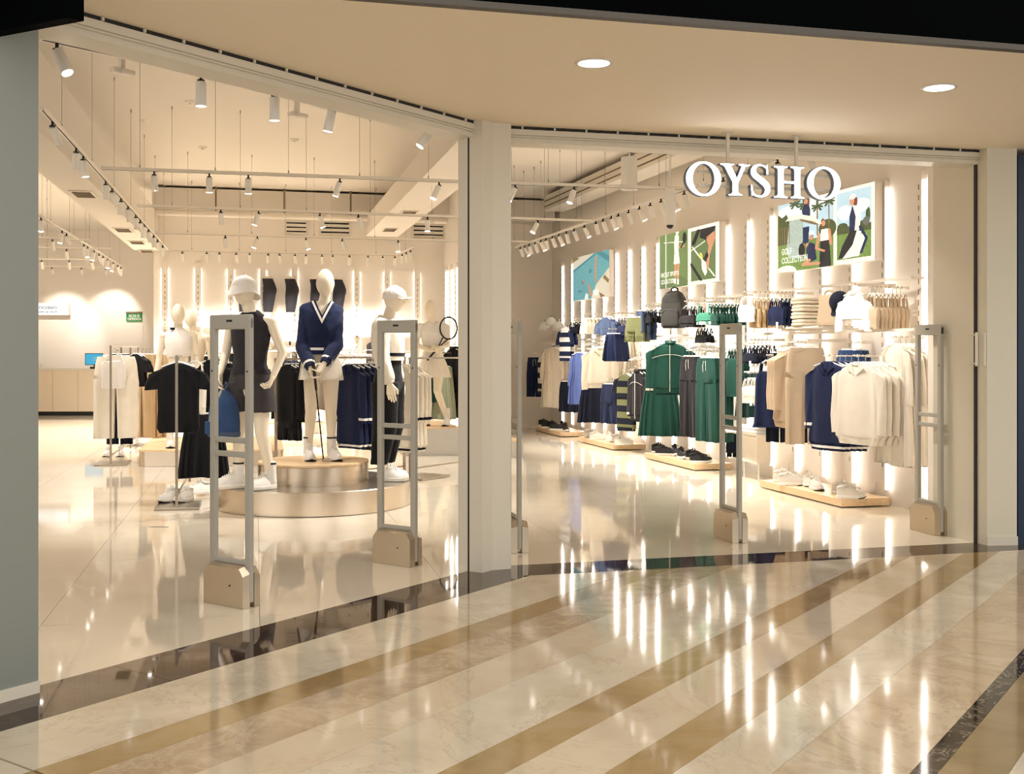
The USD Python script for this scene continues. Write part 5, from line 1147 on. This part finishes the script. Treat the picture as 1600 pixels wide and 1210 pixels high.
def rack_of(kind, col, lab, n, x, y0, y1, th, w, gap=.055, D=None, Y=None, trim=None, arm=True, sd=None, **o):
    """n copies of one garment in a row: the front one hangs at column x from row y0 down to row y1, the rest behind it."""
    Yd = wpx(x, D) if D else Y
    p = at(x, y0, Yd); L = (y1 - y0) * Yd / F; a = math.radians(th); back = V(-math.sin(a), math.cos(a)) if sd is None else V(*sd)
    grp = lab
    for i in range(n):
        q = (p[0] + back[0] * gap * i, p[1] + back[1] * gap * i, p[2])
        r = th + rg_.uniform(-5, 5) * (i > 0)
        lb = lab if n == 1 else f'{" ".join(lab.split()[:12])}, {nth[i]}'
        key = (kind, col, round(L, 2), w, trim)
        if key not in GP:
            t = thing(NAMES[kind], lb, CATS[kind], q, r, grp if n > 1 else None); garment(t, kind, col, L, w, dict(trim=trim, ph=len(GP) * .7, **o)); GP[key] = t
        else:
            t = copy(GP[key], q, r, lb, grp if n > 1 else None)
            if n == 1: t.ClearCustomDataByKey('group')
    if arm:
        e = V(p[0], p[1]) + back * (gap * (n - 1) + .06); s = V(p[0], p[1]) - back * .04
        if kind == 'hanger': grp = lab
        rr = thing('rail', f'white rail carrying the {" ".join(lab.split()[:12])}', 'rail')
        obj('bar', bx((*((s + e) / 2), p[2] - .002), (np.linalg.norm(e - s), .012, .012), ang(back)), m_rail, rr, False)
        obj('end_stop', T(icosphere(1, .010), (*s, p[2])), m_rail, rr)
        if D:
            wq = V(*(e + WN * max(.02, (WALL - .052 - float(e @ WN)))))
            if np.linalg.norm(wq - e) > .02: obj('bracket', bx((*((wq + e) / 2), p[2] - .002), (np.linalg.norm(wq - e) + .01, .012, .03), ANGW), m_rail, rr, False)
N_, D_ = -75.3, 14.75
W = dict
for a in (
    # nearest bay
    ('sweater', 'white', 'white cropped sweatshirt beside the dark cap', 1, 1334, 445, 499, -62, .42, W(D=6.0)),
    ('tank', 'beige', 'beige tank top on the top rail nearest the entrance', 8, 1362, 449, 514, N_, .32, W(D=6.06, gap=.045)),
    ('sweater', 'cream', 'cream collared sweatshirt on the low arm nearest the entrance', 6, 1341, 556, 694, -60, .66, W(D=5.84, gap=.075, sd=WN)),
    ('dress', 'cream', 'long cream sweat dress nearest the plain wall panel', 4, 1398, 527, 726, N_, .56, W(D=6.14, gap=.06)),
    ('shorts', 'denim', 'blue shorts behind the cream sweatshirts', 3, 1328, 535, 575, -60, .36, W(D=6.2)),
    ('hoodie', 'navy', 'navy zip hoodie with white cuffs beside the cream sweatshirts', 5, 1294, 556, 703, -60, .60, W(D=5.88, gap=.065, trim='white', sd=WN)),
    ('pants', 'deepnavy', 'dark navy trousers hanging behind the navy hoodies', 2, 1268, 575, 692, -20, .34, W(D=6.25)),
    ('pants', 'beige', 'wide beige trousers in front of the long beige sweaters', 1, 1260, 532, 694, 2, .44, W(D=5.98)),
    ('sweater', 'beige', 'long beige sweater with long sleeves left of the beige trousers', 5, 1243, 534, 668, 4, .42, W(D=6.04, gap=.06)),
    ('pants', 'deepnavy', 'dark navy trousers left of the beige sweaters', 1, 1218, 541, 691, -30, .30, W(D=6.22)),
    ('slip', 'navy', 'navy strap dress with side slit beside the beige sweaters', 2, 1200, 555, 668, -30, .36, W(D=6.05)),
    ('bra', 'navy', 'navy sports bra on the top rail between tan bras and folded sweaters', 5, 1214, 457, 508, -60, .36, W(D=5.98, gap=.06, tag=True)),
    ('bra', 'white', 'white sports bra on the top rail left of the tan ones', 1, 1167, 456, 503, -55, .34, W(D=5.95)),
    ('tank', 'tan', 'tan strappy top on the top rail behind the white bra', 5, 1180, 457, 512, N_, .36, W(D=6.05, gap=.06)),
    ('bra', 'deepnavy', 'navy sports bra on the middle rail right of the slim gate', 6, 1172, 531, 568, -60, .34, W(D=5.98, gap=.06, tag=True)),
    ('skirt', 'darkgreen', 'dark green skirt hanging behind the low white bras', 3, 1176, 572, 652, -40, .44, W(D=6.2)),
    ('bra', 'cream', 'cream sports bra hanging low before the green skirts', 3, 1172, 583, 630, -50, .34, W(D=5.95, gap=.07, tag=True)),
    # green bay
    ('tank', 'lightgreen', 'light green cropped top with white hem on the top rail', 1, 1101, 466, 507, -58, .40, W(D=5.95, trim='white')),
    ('tank', 'green', 'green cropped top in the row behind the light green one', 9, 1114, 467, 508, N_, .38, W(D=6.0, gap=.045)),
    ('tank', 'brownblack', 'dark brown cropped top beside the backpack', 4, 1074, 471, 511, -58, .40, W(D=5.95, gap=.06)),
    ('bra', 'black', 'black bra below the green cropped tops', 3, 1096, 505, 535, -60, .30, W(D=6.1)),
    ('jacket', 'green', 'green track jacket with cream piping, centre of the green clothes', 3, 1047, 528, 614, -12, .64, W(D=5.86, gap=.07, trim='oat')),
    ('skirt', 'green', 'long green pleated skirt below the green jackets', 4, 1032, 588, 681, -8, .62, W(D=6.08, gap=.06)),
    ('pants', 'brownblack', 'black trousers with pale drawcords between green jacket and green trousers', 5, 1077, 548, 683, -62, .40, W(D=5.95, gap=.05, trim='white')),
    ('pants', 'green', 'green trousers with pale drawcords left of the slim gate', 6, 1104, 550, 690, -62, .42, W(D=5.92, gap=.05, trim='white')),
    ('tank', 'green', 'green top hanging behind the slim gate', 3, 1148, 537, 620, -50, .36, W(D=6.15)),
    ('leggings', 'deepnavy', 'navy stirrup sock pair hanging low behind the slim gate', 1, 1144, 668, 714, -40, .16, W(D=6.3)),
    # third bay
    ('leggings', 'slate', 'slate leggings on the top rail left of the backpack', 3, 1000, 478, 531, N_, .30, W(D=6.0, gap=.09)),
    ('bra', 'black', 'black sports bra right of the slate leggings', 5, 1014, 477, 502, N_, .32, W(D=6.05, gap=.07)),
    ('shorts', 'olive', 'olive balloon shorts hanging below the slate leggings', 3, 992, 488, 534, -40, .34, W(D=5.92, gap=.07)),
    ('tank', 'navy', 'navy tank top left of the olive shorts', 4, 972, 490, 524, -60, .34, W(D=5.98, gap=.06)),
    ('tee', 'slate', 'slate blue top on the top rail near the pool poster', 3, 946, 489, 524, -50, .36, W(D=5.98)),
    ('skirt', 'oat', 'cream skirt in the dense row under the pool poster', 6, 914, 491, 522, N_, .36, W(D=6.0, gap=.06)),
    ('skirt', 'navy', 'navy pleated skirt on white clips above the cream sweatshirt', 5, 955, 514, 564, -55, .34, W(D=5.82, gap=.05)),
    ('shorts', 'navy', 'navy shorts on white clips below the cream sweatshirt', 6, 952, 593, 662, -55, .40, W(D=5.88, gap=.05)),
    ('sweater', 'oat', 'cream sweatshirt in front of the long navy skirts', 2, 938, 536, 606, -6, .56, W(D=5.84, gap=.06)),
    ('skirt', 'deepnavy', 'long dark navy skirt behind the cream sweatshirt', 4, 932, 578, 660, -8, .62, W(D=6.06, gap=.06)),
    ('stripe', 'deepnavy', 'olive and navy striped top beside the black track jackets', 2, 977, 578, 673, -50, .44, W(D=5.98, trim='olive', bands=9)),
    ('jacket', 'brownblack', 'black track jacket with white piping left of the green skirts', 4, 996, 573, 656, -62, .44, W(D=5.94, gap=.06, trim='white', inner='black')),
    ('skirt', 'oat', 'oat skirt hanging under the olive shorts', 2, 979, 524, 588, -40, .34, W(D=6.2)),
    ('hanger', 'white', 'empty white hanger between striped top and green jacket', 6, 998, 552, 590, -50, .40, W(D=5.9, gap=.05)),
    ('hanger', 'white', 'empty white hanger above the green trousers', 6, 1090, 533, 560, -55, .36, W(D=6.15, gap=.05)),
    ('hanger', 'white', 'empty white hanger left of the cream row under the pool poster', 6, 925, 530, 560, -50, .38, W(D=6.2, gap=.05)),
    # farthest bay
    ('dress', 'blue', 'light blue shirt dress left of the cream sweatshirt', 3, 905, 545, 632, -45, .46, W(D=5.92, gap=.07)),
    ('shorts', 'deepnavy', 'dark navy shorts below the blue shirt dresses', 2, 887, 590, 644, -45, .40, W(D=6.05)),
    ('bra', 'deepnavy', 'navy bra on the far top rail under the cream row', 5, 896, 497, 522, -60, .36, W(D=6.0, gap=.07)),
    ('stripe', 'navy', 'navy and white striped top at the far end, higher one', 2, 883, 506, 564, -60, .44, W(D=5.9, trim='white', bands=7)),
    ('dress', 'oat', 'cream dress at the far end of the right wall', 4, 863, 538, 637, -30, .46, W(D=5.9, gap=.07)),
    ('stripe', 'deepnavy', 'navy and white striped top beside the far track trousers', 1, 846, 552, 616, -70, .44, W(D=6.0, trim='white', bands=7)),
    ('pants', 'navy', 'navy track trousers with a white side stripe at the far end', 2, 836, 552, 620, -20, .34, W(D=5.95, trim='white', side=True)),
):
    rack_of(*a[:9], **a[9])
# long hang rails and shelves on the right wall
def wall_rail(lab, xa, xb, y, D=6.22, shelf=False):
    ua, ub = uof(xa, D), uof(xb, D); p = won((xa + xb) / 2, y, D); c = (wu(ua, D, 0) + wu(ub, D, 0)) / 2
    t = thing('shelf' if shelf else 'wall_rail', lab, 'shelf' if shelf else 'rail')
    if shelf: obj('board', rbx((*c[:2], p[2]), (abs(ua - ub), .36, .022), .004, ang(WD)), m_rail, t)
    else: obj('bar', bx((*c[:2], p[2]), (abs(ua - ub), .014, .028), ang(WD)), m_rail, t, False)
    for u in (ua - .05, ub + .05, (ua + ub) / 2):
        a = wu(u, D - (.16 if shelf else 0), 0); b = wu(u, WALL - .052, 0)
        obj('bracket', bx((*((a + b) / 2)[:2], p[2] - (.02 if shelf else 0)), (np.linalg.norm(a - b), .010, .024), ANGW), m_rail, t, False)
    return p[2] + .011, ua, ub
wall_rail('middle wall rail of the bay nearest the entrance', 1168, 1428, 519)
wall_rail('middle wall rail of the green bay', 1006, 1150, 524)
wall_rail('middle wall rail of the bay under the pool poster', 905, 985, 530)
wall_rail('middle wall rail of the farthest bay', 840, 893, 535)
wall_rail('top wall rail of the bay nearest the entrance', 1185, 1425, 446, 6.3)
wall_rail('top wall rail of the green bay', 1020, 1160, 468, 6.3)
zs, ua, ub = wall_rail('white shelf under the folded beige sweaters', 1238, 1310, 512, 6.2, True)
rr = lambda a, b, z, k=9.: [(np.sign(math.cos(q)) * abs(math.cos(q)) ** .4 * a, np.sign(math.sin(q)) * abs(math.sin(q)) ** .4 * b, z) for q in np.linspace(0, 2 * np.pi, 29)[:-1]]
pu = uof(1257, 6.1); fp = None
for k in range(4):
    q = wu(pu + .01 * (k % 2), 6.16, zs + .002 + k * .078); lb = f'folded beige sweater on the shelf, {["lowest", "second from the bottom", "third from the bottom", "topmost"][k]} of the pile'
    if fp is None:
        fp = thing('folded_sweater', lb, 'sweater', q, ANGW + 90, 'folded beige sweaters'); obj('fold', loft([rr(.135, .15, .0), rr(.15, .165, .012), rr(.15, .165, .03), rr(.142, .158, .037)]), C['oat'], fp, 40); obj('fold', loft([rr(.138, .15, .038), rr(.147, .16, .046), rr(.147, .16, .062), rr(.132, .148, .074)]), C['oat'], fp, 40)
    else: copy(fp, q, ANGW + 90 + (3 if k % 2 else -2), lb)
q = wu(uof(1291, 6.05), 6.08, zs + .001)
t = thing('tote_bag', 'upright beige cloth bag beside the folded sweaters', 'bag', q, -50)
obj('body', loft([rr(.12, .05, 0), rr(.125, .06, .05), rr(.10, .05, .2), rr(.115, .045, .29), rr(.10, .035, .315)]), C['beige'], t, 50); obj('handle', tube([(-.05, 0, .3), (-.045, 0, .34), (0, 0, .36), (.045, 0, .34), (.05, 0, .3)], .012, 6), C['beige'], t)
# cap, hats, backpack, boxed goods
def cap_thing(lab, p, yaw, mc, tilt=0., grp=None):
    t = thing('cap', lab, 'cap', p, yaw, grp)
    m = icosphere(2, 1.); d = trimesh.intersections.slice_mesh_plane(trimesh.Trimesh(m.vertices * [.098, .112, .11], m.faces, process=False), [0, 0, 1], [0, 0, 0], cap=True)
    o_ = np.array([(x, -.08 - .085 * math.sqrt(max(0, 1 - (x / .088) ** 2)), -.03 * (x / .088) ** 2) for x in np.linspace(-.087, .087, 13)] + [(x, -.05, 0) for x in np.linspace(.085, -.085, 13)])
    obj('crown', T(d, (0, 0, 0), 0, tilt), mc, t, 50); obj('peak', T(loft([o_, o_ + [0, 0, .006]]), (0, 0, 0), 0, tilt), mc, t, 30); obj('clip', bx((0, .02, .125), (.012, .012, .05)), m_hook, t, False)
    return t
cap_thing('dark navy cap clipped to the top rail nearest the entrance', won(1312, 472, 6.0), -60, C['deepnavy'], 62)
for i, (x, y) in enumerate(((851, 512), (861, 505), (873, 512))): cap_thing(f'white cap on the far top rail, {["left", "middle", "right"][i]} one of three', won(x, y, 6.0), -30, C['white'], 20, 'white caps at the far end')
p = won(1053, 513, 6.05)
t = thing('backpack', 'dark olive backpack hanging on the top rail below the racket poster', 'backpack', p, -35)
m_bp = cloth('backpack', '3a3833', .6, .15)
obj('body', loft([rr(.14, .075, .0), rr(.165, .095, .03), rr(.17, .10, .25), rr(.155, .09, .40), rr(.11, .06, .48), rr(.06, .03, .51)]), m_bp, t, 40)
obj('front_pocket', loft([rr(.12, .05, .03), rr(.13, .06, .06), rr(.125, .055, .22), rr(.10, .035, .26)]).apply_translation((0, -.07, 0)), m_bp, t, 40)
obj('lid', loft([rr(.135, .05, .33), rr(.14, .06, .36), rr(.11, .05, .45)]).apply_translation((0, -.04, 0)), m_bp, t, 40)
obj('top_handle', tube([(-.05, .02, .49), (-.045, .02, .54), (0, .02, .56), (.045, .02, .54), (.05, .02, .49)], .012, 6), m_bp, t)
for s in (-1, 1): obj('strap', tube([(s * .06, .09, .45), (s * .09, .13, .35), (s * .1, .13, .2), (s * .1, .09, .05)], .016, 6), m_bp, t)
obj('zip', tube([(-.12, -.122, .2), (-.06, -.126, .255), (.06, -.126, .255), (.12, -.122, .2)], .004, 5), m_blk, t)
zs, ua, ub = wall_rail('low white shelf with folded towels behind the slim gate', 1150, 1204, 676, 6.2, True)
for i, x in enumerate((1170, 1184)):
    t = thing('folded_towel', f'folded white towel on the low shelf, {["left", "right"][i]} one', 'towel', wu(uof(x, 6.12), 6.12, zs + .001), ANGW + 90, 'folded white towels'); obj('fold', loft([rr(.14, .12, 0), rr(.15, .13, .02), rr(.14, .12, .045)]), C['white'], t, 40); obj('fold', loft([rr(.14, .12, .046), rr(.148, .128, .06), rr(.13, .11, .085)]), C['white'], t, 40)
p = won(1180, 722, 6.24)
t = thing('paper_bag', 'large cream paper bag with pale triangle mark under the low shelf', 'bag', wu(uof(1180, 6.24), 6.24, p[2]), ang(WN) + 90)
obj('body', loft([[(x * .22, y * .09, z) for x, y in ((-1, -1), (1, -1), (1, 1), (-1, 1))] for z in (0, .31)]), C['cream'], t, 20)
obj('fold_line', bx((0, -.0905, .24), (.43, .002, .006)), m_frame, t, False)
obj('mark', T(extrude_polygon(Polygon([(-.07, -.06), (0, .07), (.07, -.06), (.035, -.06), (0, .005), (-.035, -.06)]), .002), (.03, -.091, .11), 0, 90), m_hang, t, False)
obj('support', [bx((x, .05, -p[2] / 2 + .001), (.012, .012, p[2] - .004)) for x in (-.19, .19)], m_rail, t, False, kind='stuff')
for i, x in enumerate((1230, 1365, 1428)):
    p = won(x, (730, 762, 752)[i], WALL - .004)
    t = thing('wall_socket', ['white wall socket above the near plinth, left', 'white wall socket at the right end of the near plinth', 'white wall socket beside the last gate'][i], 'socket', wu(uof(x, WALL - .01), WALL - .008, p[2]), ANGW + 90)
    obj('plate', rbx((0, 0, 0), (.085, .012, .12), .003), m_white, t); obj('insert', rbx((0, -.008, 0), (.05, .006, .06), .002), m_rail, t)
# ------------------------------------------------------------------ free-standing racks in the left room
m_post = pm('rack_steel', 'b5a898', .3, metal=1.)
def rack(lab, x, yb, Y, ztop, L, dirn=E, plates=1, pw=(.42, .55), posts=(0., 1.)):
    p = at(x, yb, Y)[:2]; t = thing('clothes_rack', lab, 'clothes rack')
    nn = V(dirn[1], -dirn[0])
    for f in posts:
        q = p + dirn * L * f; obj('post', bx((*q, ztop / 2 + .012), (.026, .026, ztop - .024), ang(dirn)), m_post, t, False)
    obj('top_bar', bx((*(p + dirn * L / 2), ztop), (L + .03, .022, .022), ang(dirn)), m_post, t, False)
    obj('low_bar', bx((*(p + dirn * L / 2), .13), (L, .016, .016), ang(dirn)), m_post, t, False)
    for k in range(plates):
        c = p + dirn * (pw[1] / 2 - .03 + k * (L - pw[1] + .06)) + nn * .0
        obj('base_plate', rbx((*c, .0135), (pw[1], pw[0], .023), .004, ang(dirn)), m_steelp, t)
    return p
def shoe_thing(lab, p, yaw, mu, ms, ml, dark, grp, key):
    if key not in GP:
        t = thing('trainer', lab, 'shoe', p, yaw, grp); shoe_parts(t, mu, ms, ml, root='upper', dark=dark); GP[key] = t
    else: copy(GP[key], p, yaw, lab, grp)
TH = 12.8
rack('steel rack with white bra top and cream joggers, left', 173, 728, 15.07, 1.60, 3.6, plates=2, posts=(0., .34, .68, 1.))
rack('steel rack with black tops in front of the podium at left', 276, 797, 10.9, 1.49, 2.2, posts=(0., 1.))
rack('steel rack with black jackets between two podium mannequins', 431, 690, 13.4, 1.44, .8, V(.77, .64))
rack('steel rack with navy jumpers right of the centre mannequin', 520, 750, 13.1, 1.46, 1.0, V(.77, .64), posts=(0., 1.))
rack('steel rack with cream striped jumpers behind the second gate', 641, 750, 13.44, 1.45, 1.1, V(.55, .83))
rack('steel rack with green and black clothes by the partition', 664, 745, 18.35, 1.50, .8, V(.77, .64))
for a in (
    ('bra', 'white', 'white sports bra at the head of the left rack', 1, 178, 546, 607, TH, .44, W(Y=15.25, arm=False)),
    ('pants', 'cream', 'wide cream joggers at the head of the left rack', 2, 181, 548, 685, TH, .58, W(Y=15.42, arm=False, gap=.08)),
    ('pants', 'deepnavy', 'dark navy trousers behind the cream joggers', 1, 187, 545, 694, TH, .34, W(Y=15.75, arm=False)),
    ('tee', 'black', 'black t-shirt behind the cream joggers', 2, 212, 546, 604, -25, .40, W(Y=16.4, arm=False)),
    ('pants', 'tan', 'tan wide trousers at the far end of the left rack', 5, 222, 546, 684, -20, .46, W(Y=17.0, arm=False, gap=.09)),
    ('tee', 'black', 'black t-shirt on the rack left of the podium', 4, 278, 557, 676, TH, .50, W(Y=11.15, arm=False, gap=.06)),
    ('skirt', 'black', 'long black skirt hanging low behind the first gate', 2, 318, 636, 746, TH, .52, W(Y=12.0, gap=.07)),
    ('sweater', 'black', 'black sweatshirt at the far end of the rack left of the podium', 4, 331, 553, 668, -10, .46, W(Y=12.3, arm=False, gap=.07)),
    ('tank', 'cream', 'cream vest between the black sweatshirts and the first gate', 1, 304, 556, 660, 0, .34, W(Y=12.0, arm=False)),
    ('sweater', 'black', 'black jacket on the rack between two podium mannequins', 3, 449, 561, 660, -30, .46, W(Y=13.7, arm=False, gap=.08)),
    ('pants', 'black', 'black trousers below the black jackets', 2, 450, 622, 688, -30, .34, W(Y=14.2)),
    ('skirt', 'oat', 'oat skirt seen between the legs of the centre mannequin', 2, 497, 585, 640, -20, .36, W(Y=14.4)),
    ('sweater', 'navy', 'navy jumper with white cuff stripes right of the centre mannequin', 6, 546, 561, 700, -42, .56, W(Y=13.0, arm=False, gap=.085, trim='white')),
    ('sweater', 'black', 'black jumper with white stripes beside the profile mannequin', 4, 580, 566, 703, -42, .52, W(Y=13.9, gap=.08, trim='white')),
    ('sweater', 'cream', 'cream jumper with navy stripes behind the second gate', 4, 624, 562, 706, -34, .54, W(Y=13.2, arm=False, gap=.075, trim='deepnavy')),
    ('skirt', 'green', 'green skirt right of the second gate', 2, 667, 566, 628, -20, .40, W(Y=18.4, arm=False)),
    ('skirt', 'sage', 'sage pleated skirt behind the racket mannequin', 3, 688, 566, 655, -20, .44, W(Y=18.45, arm=False, gap=.07)),
    ('jacket', 'black', 'black jacket beside the short partition', 3, 708, 538, 650, -40, .46, W(Y=18.7, gap=.08, trim='grey', inner='black')),
    ('hanger', 'white', 'empty white hanger on the rack right of the centre mannequin', 8, 534, 547, 575, -42, .40, W(Y=14.6, gap=.07)),
    ('hanger', 'white', 'empty white hanger behind the second gate', 6, 616, 549, 575, -34, .40, W(Y=14.8, gap=.07)),
    # back wall rails
    ('bra', 'black', 'black sports bra on the back wall rail, first group', 4, 330, 540, 572, TH, .34, W(Y=20.6, gap=.06)),
    ('leggings', 'black', 'black leggings on the back wall rail under the leg forms', 4, 372, 546, 610, TH, .36, W(Y=20.7, gap=.06)),
    ('tank', 'deepnavy', 'dark tank top on the back wall rail left of the navy jumper', 4, 455, 548, 592, TH, .42, W(Y=20.9, gap=.06)),
    ('tank', 'white', 'white top on the back wall rail right of the navy jumper', 5, 538, 548, 600, -30, .40, W(Y=21.0, gap=.08)),
    ('tank', 'cream', 'cream top on the back wall rail behind the navy jumpers', 5, 566, 548, 600, -30, .40, W(Y=21.0, gap=.08)),
    ('sweater', 'grey', 'grey jacket on the back wall behind the profile mannequin', 2, 590, 522, 580, -30, .46, W(Y=20.8, gap=.08)),
    ('tank', 'white', 'white top on the back wall rail seen through the second gate', 4, 627, 548, 600, -30, .40, W(Y=21.2, gap=.08)),
):
    rack_of(*a[:9], **a[9])
# back wall shelves
for i, (xa, xb, z, lab) in enumerate(((248, 345, 1.985, 'upper back wall shelf at left'), (362, 545, 1.72, 'back wall shelf carrying the leg forms'), (362, 545, 1.53, 'back wall rail shelf below the leg forms'), (552, 690, 1.83, 'back wall shelf right of the leg forms'), (248, 350, 1.45, 'back wall shelf behind the white crop top'))):
    o_ = bk(0, .2); r0, r1 = (xa - CX) / F, (xb - CX) / F
    f = lambda r: o_ - WN * ((o_[0] - r * o_[1]) / (WN[0] - r * WN[1]))
    a, b = f(r0), f(r1); t = thing('shelf', lab, 'shelf')
    obj('board', bx((*((a + b) / 2), z), (np.linalg.norm(a - b), .32, .022), ANGW), m_rail, t, False)
    for q in (a + (b - a) * .06, a + (b - a) * .94): obj('bracket', bx((*(q + WD * .09), z - .03), (.012, .2, .05), ANGW), m_rail, t, False)
for i, (x, y, Y, lab, w_, h_) in enumerate(((453, 540, 20.9, 'white price card with a small figure left of the navy jumper', .20, .26), (533, 553, 20.9, 'white price card right of the navy jumper', .24, .20), (417, 543, 20.9, 'white price card under the second leg form', .18, .2))):
    p = at(x, y, Y); t = thing('price_card', lab, 'sign card', (*p[:2], 1.5312 if i != 1 else p[2]), TH)
    obj('card', rbx((0, 0, h_ / 2), (w_, .012, h_), .003), m_white, t); obj('print', bx((0, -.0065, h_ * .6), (.03, .001, h_ * .4)), m_blk, t, False)
    obj('foot', bx((0, .03, .006), (w_ * .6, .08, .01)), m_rail, t, False) if i != 1 else obj('stem', bx((0, .012, -(p[2] - 1.53) / 2), (.012, .008, p[2] - 1.53)), m_rail, t, False)
# low shelf with shoes against the back wall and platform under it
p = at(503, 664, 20.9)
platform('low oak display shelf against the back wall between mannequin legs', Polygon([bk(2.5, .06), bk(5.6, .06), bk(5.6, .46), bk(2.5, .46)]), .22, m_wood, m_wall)
# shoes: right wall plinths
def on_plinth(x, y, D):
    pz = .0865; return wu(uof(x, D), D, pz)
rows = [('pale trainer on the nearest oak plinth', m_upg, m_sole, m_lacew, m_soled, 'pale trainers on the nearest plinth', 'pg', ((1228, 6.12, 108), (1237, 6.02, 100), (1262, 6.16, 18), (1276, 6.08, 22), (1322, 6.18, 100), (1330, 6.06, 108)), 'from the far end'),
        ('black trainer on the plinth under the green clothes', m_upk, m_sole, m_lacek, None, 'black trainers under the green clothes', 'bk', ((1034, 6.12, 105), (1040, 6.03, 100), (1055, 6.16, 15), (1066, 6.08, 25), (1088, 6.2, 95), (1095, 6.08, 104)), 'from the far end'),
        ('cream trainer on the third oak plinth', m_upg, m_sole, m_lacew, None, 'cream trainers on the third plinth', 'pw', ((926, 6.12, 105), (935, 6.02, 100), (945, 6.16, 15), (953, 6.08, 25), (969, 6.2, 95), (975, 6.08, 104)), 'from the far end'),
        ('black trainer on the farthest oak plinth', m_upk, m_sole, m_lacek, None, 'black trainers on the farthest plinth', 'bk', ((853, 6.12, 105), (858, 6.03, 100), (866, 6.1, 80), (871, 6.02, 90), (878, 6.16, 15), (884, 6.08, 25)), 'from the far end')]
for lab, mu, ms, ml, dk, grp, key, sp, suf in rows:
    for i, (x, D, yaw) in enumerate(sp): shoe_thing(f'{lab}, {ordn[i]} {suf}', wu(uof(x, D), D, .0855), yaw - 15, mu, ms, ml, dk, grp, key)
# shoes on the rack bases
for i, (x, y, yaw) in enumerate(((168, 717, 4), (188, 717, 14))):
    p = fl(x, y); shoe_thing(f'white trainer on the base of the left rack, {["left", "right"][i]} one', (*p, .0255), yaw, m_upw, m_sole, m_lacew, m_soled, 'white trainers on the left rack base', 'ww')
q = at(173, 728, 15.07)[:2]
for i, (f, s, yaw) in enumerate(((3.18, -.08, 60), (3.28, .1, 66))):
    p = q + E * f + EN * s; shoe_thing(f'pale grey trainer on the far base of the left rack, {["left", "right"][i]} one', (*p, .0255), yaw, m_upg, m_sole, m_lacew, None, 'grey trainers on the left rack base', 'pw')
for i, (x, y, yaw) in enumerate(((264, 788, -22), (287, 788, -20))):
    p = fl(x, y); shoe_thing(f'white trainer with black sole on the rack base left of the podium, {["left", "right"][i]} one', (*p, .0255), yaw, m_upw, m_sole, m_lacew, m_soled, 'white trainers left of the podium', 'ww')
p = fl(308, 776); shoe_thing('single white trainer behind the pair, left of the podium', (*p, .0255), -62, m_upw, m_sole, m_lacew, m_soled, None, 'ww')
for i, x in enumerate((489, 499)):
    p = at(x, 664, 20.85); shoe_thing(f'white trainer with black tip on the low back shelf, {["left", "right"][i]} one', (*p[:2], .2205), 0, m_upw, m_sole, m_lacew, m_soled, 'trainers on the low back shelf', 'ww')
# small floor slot left of the first gate
p = fl(248, 824)
t = thing('floor_slot', 'small dark floor socket slot left of the podium', 'floor socket', (*p, 0)); obj('plate', rbx((0, 0, .0015), (.17, .03, .003), .001), m_steelp, t); obj('gap', bx((0, 0, .0032), (.15, .008, .001)), m_blk, t, False)
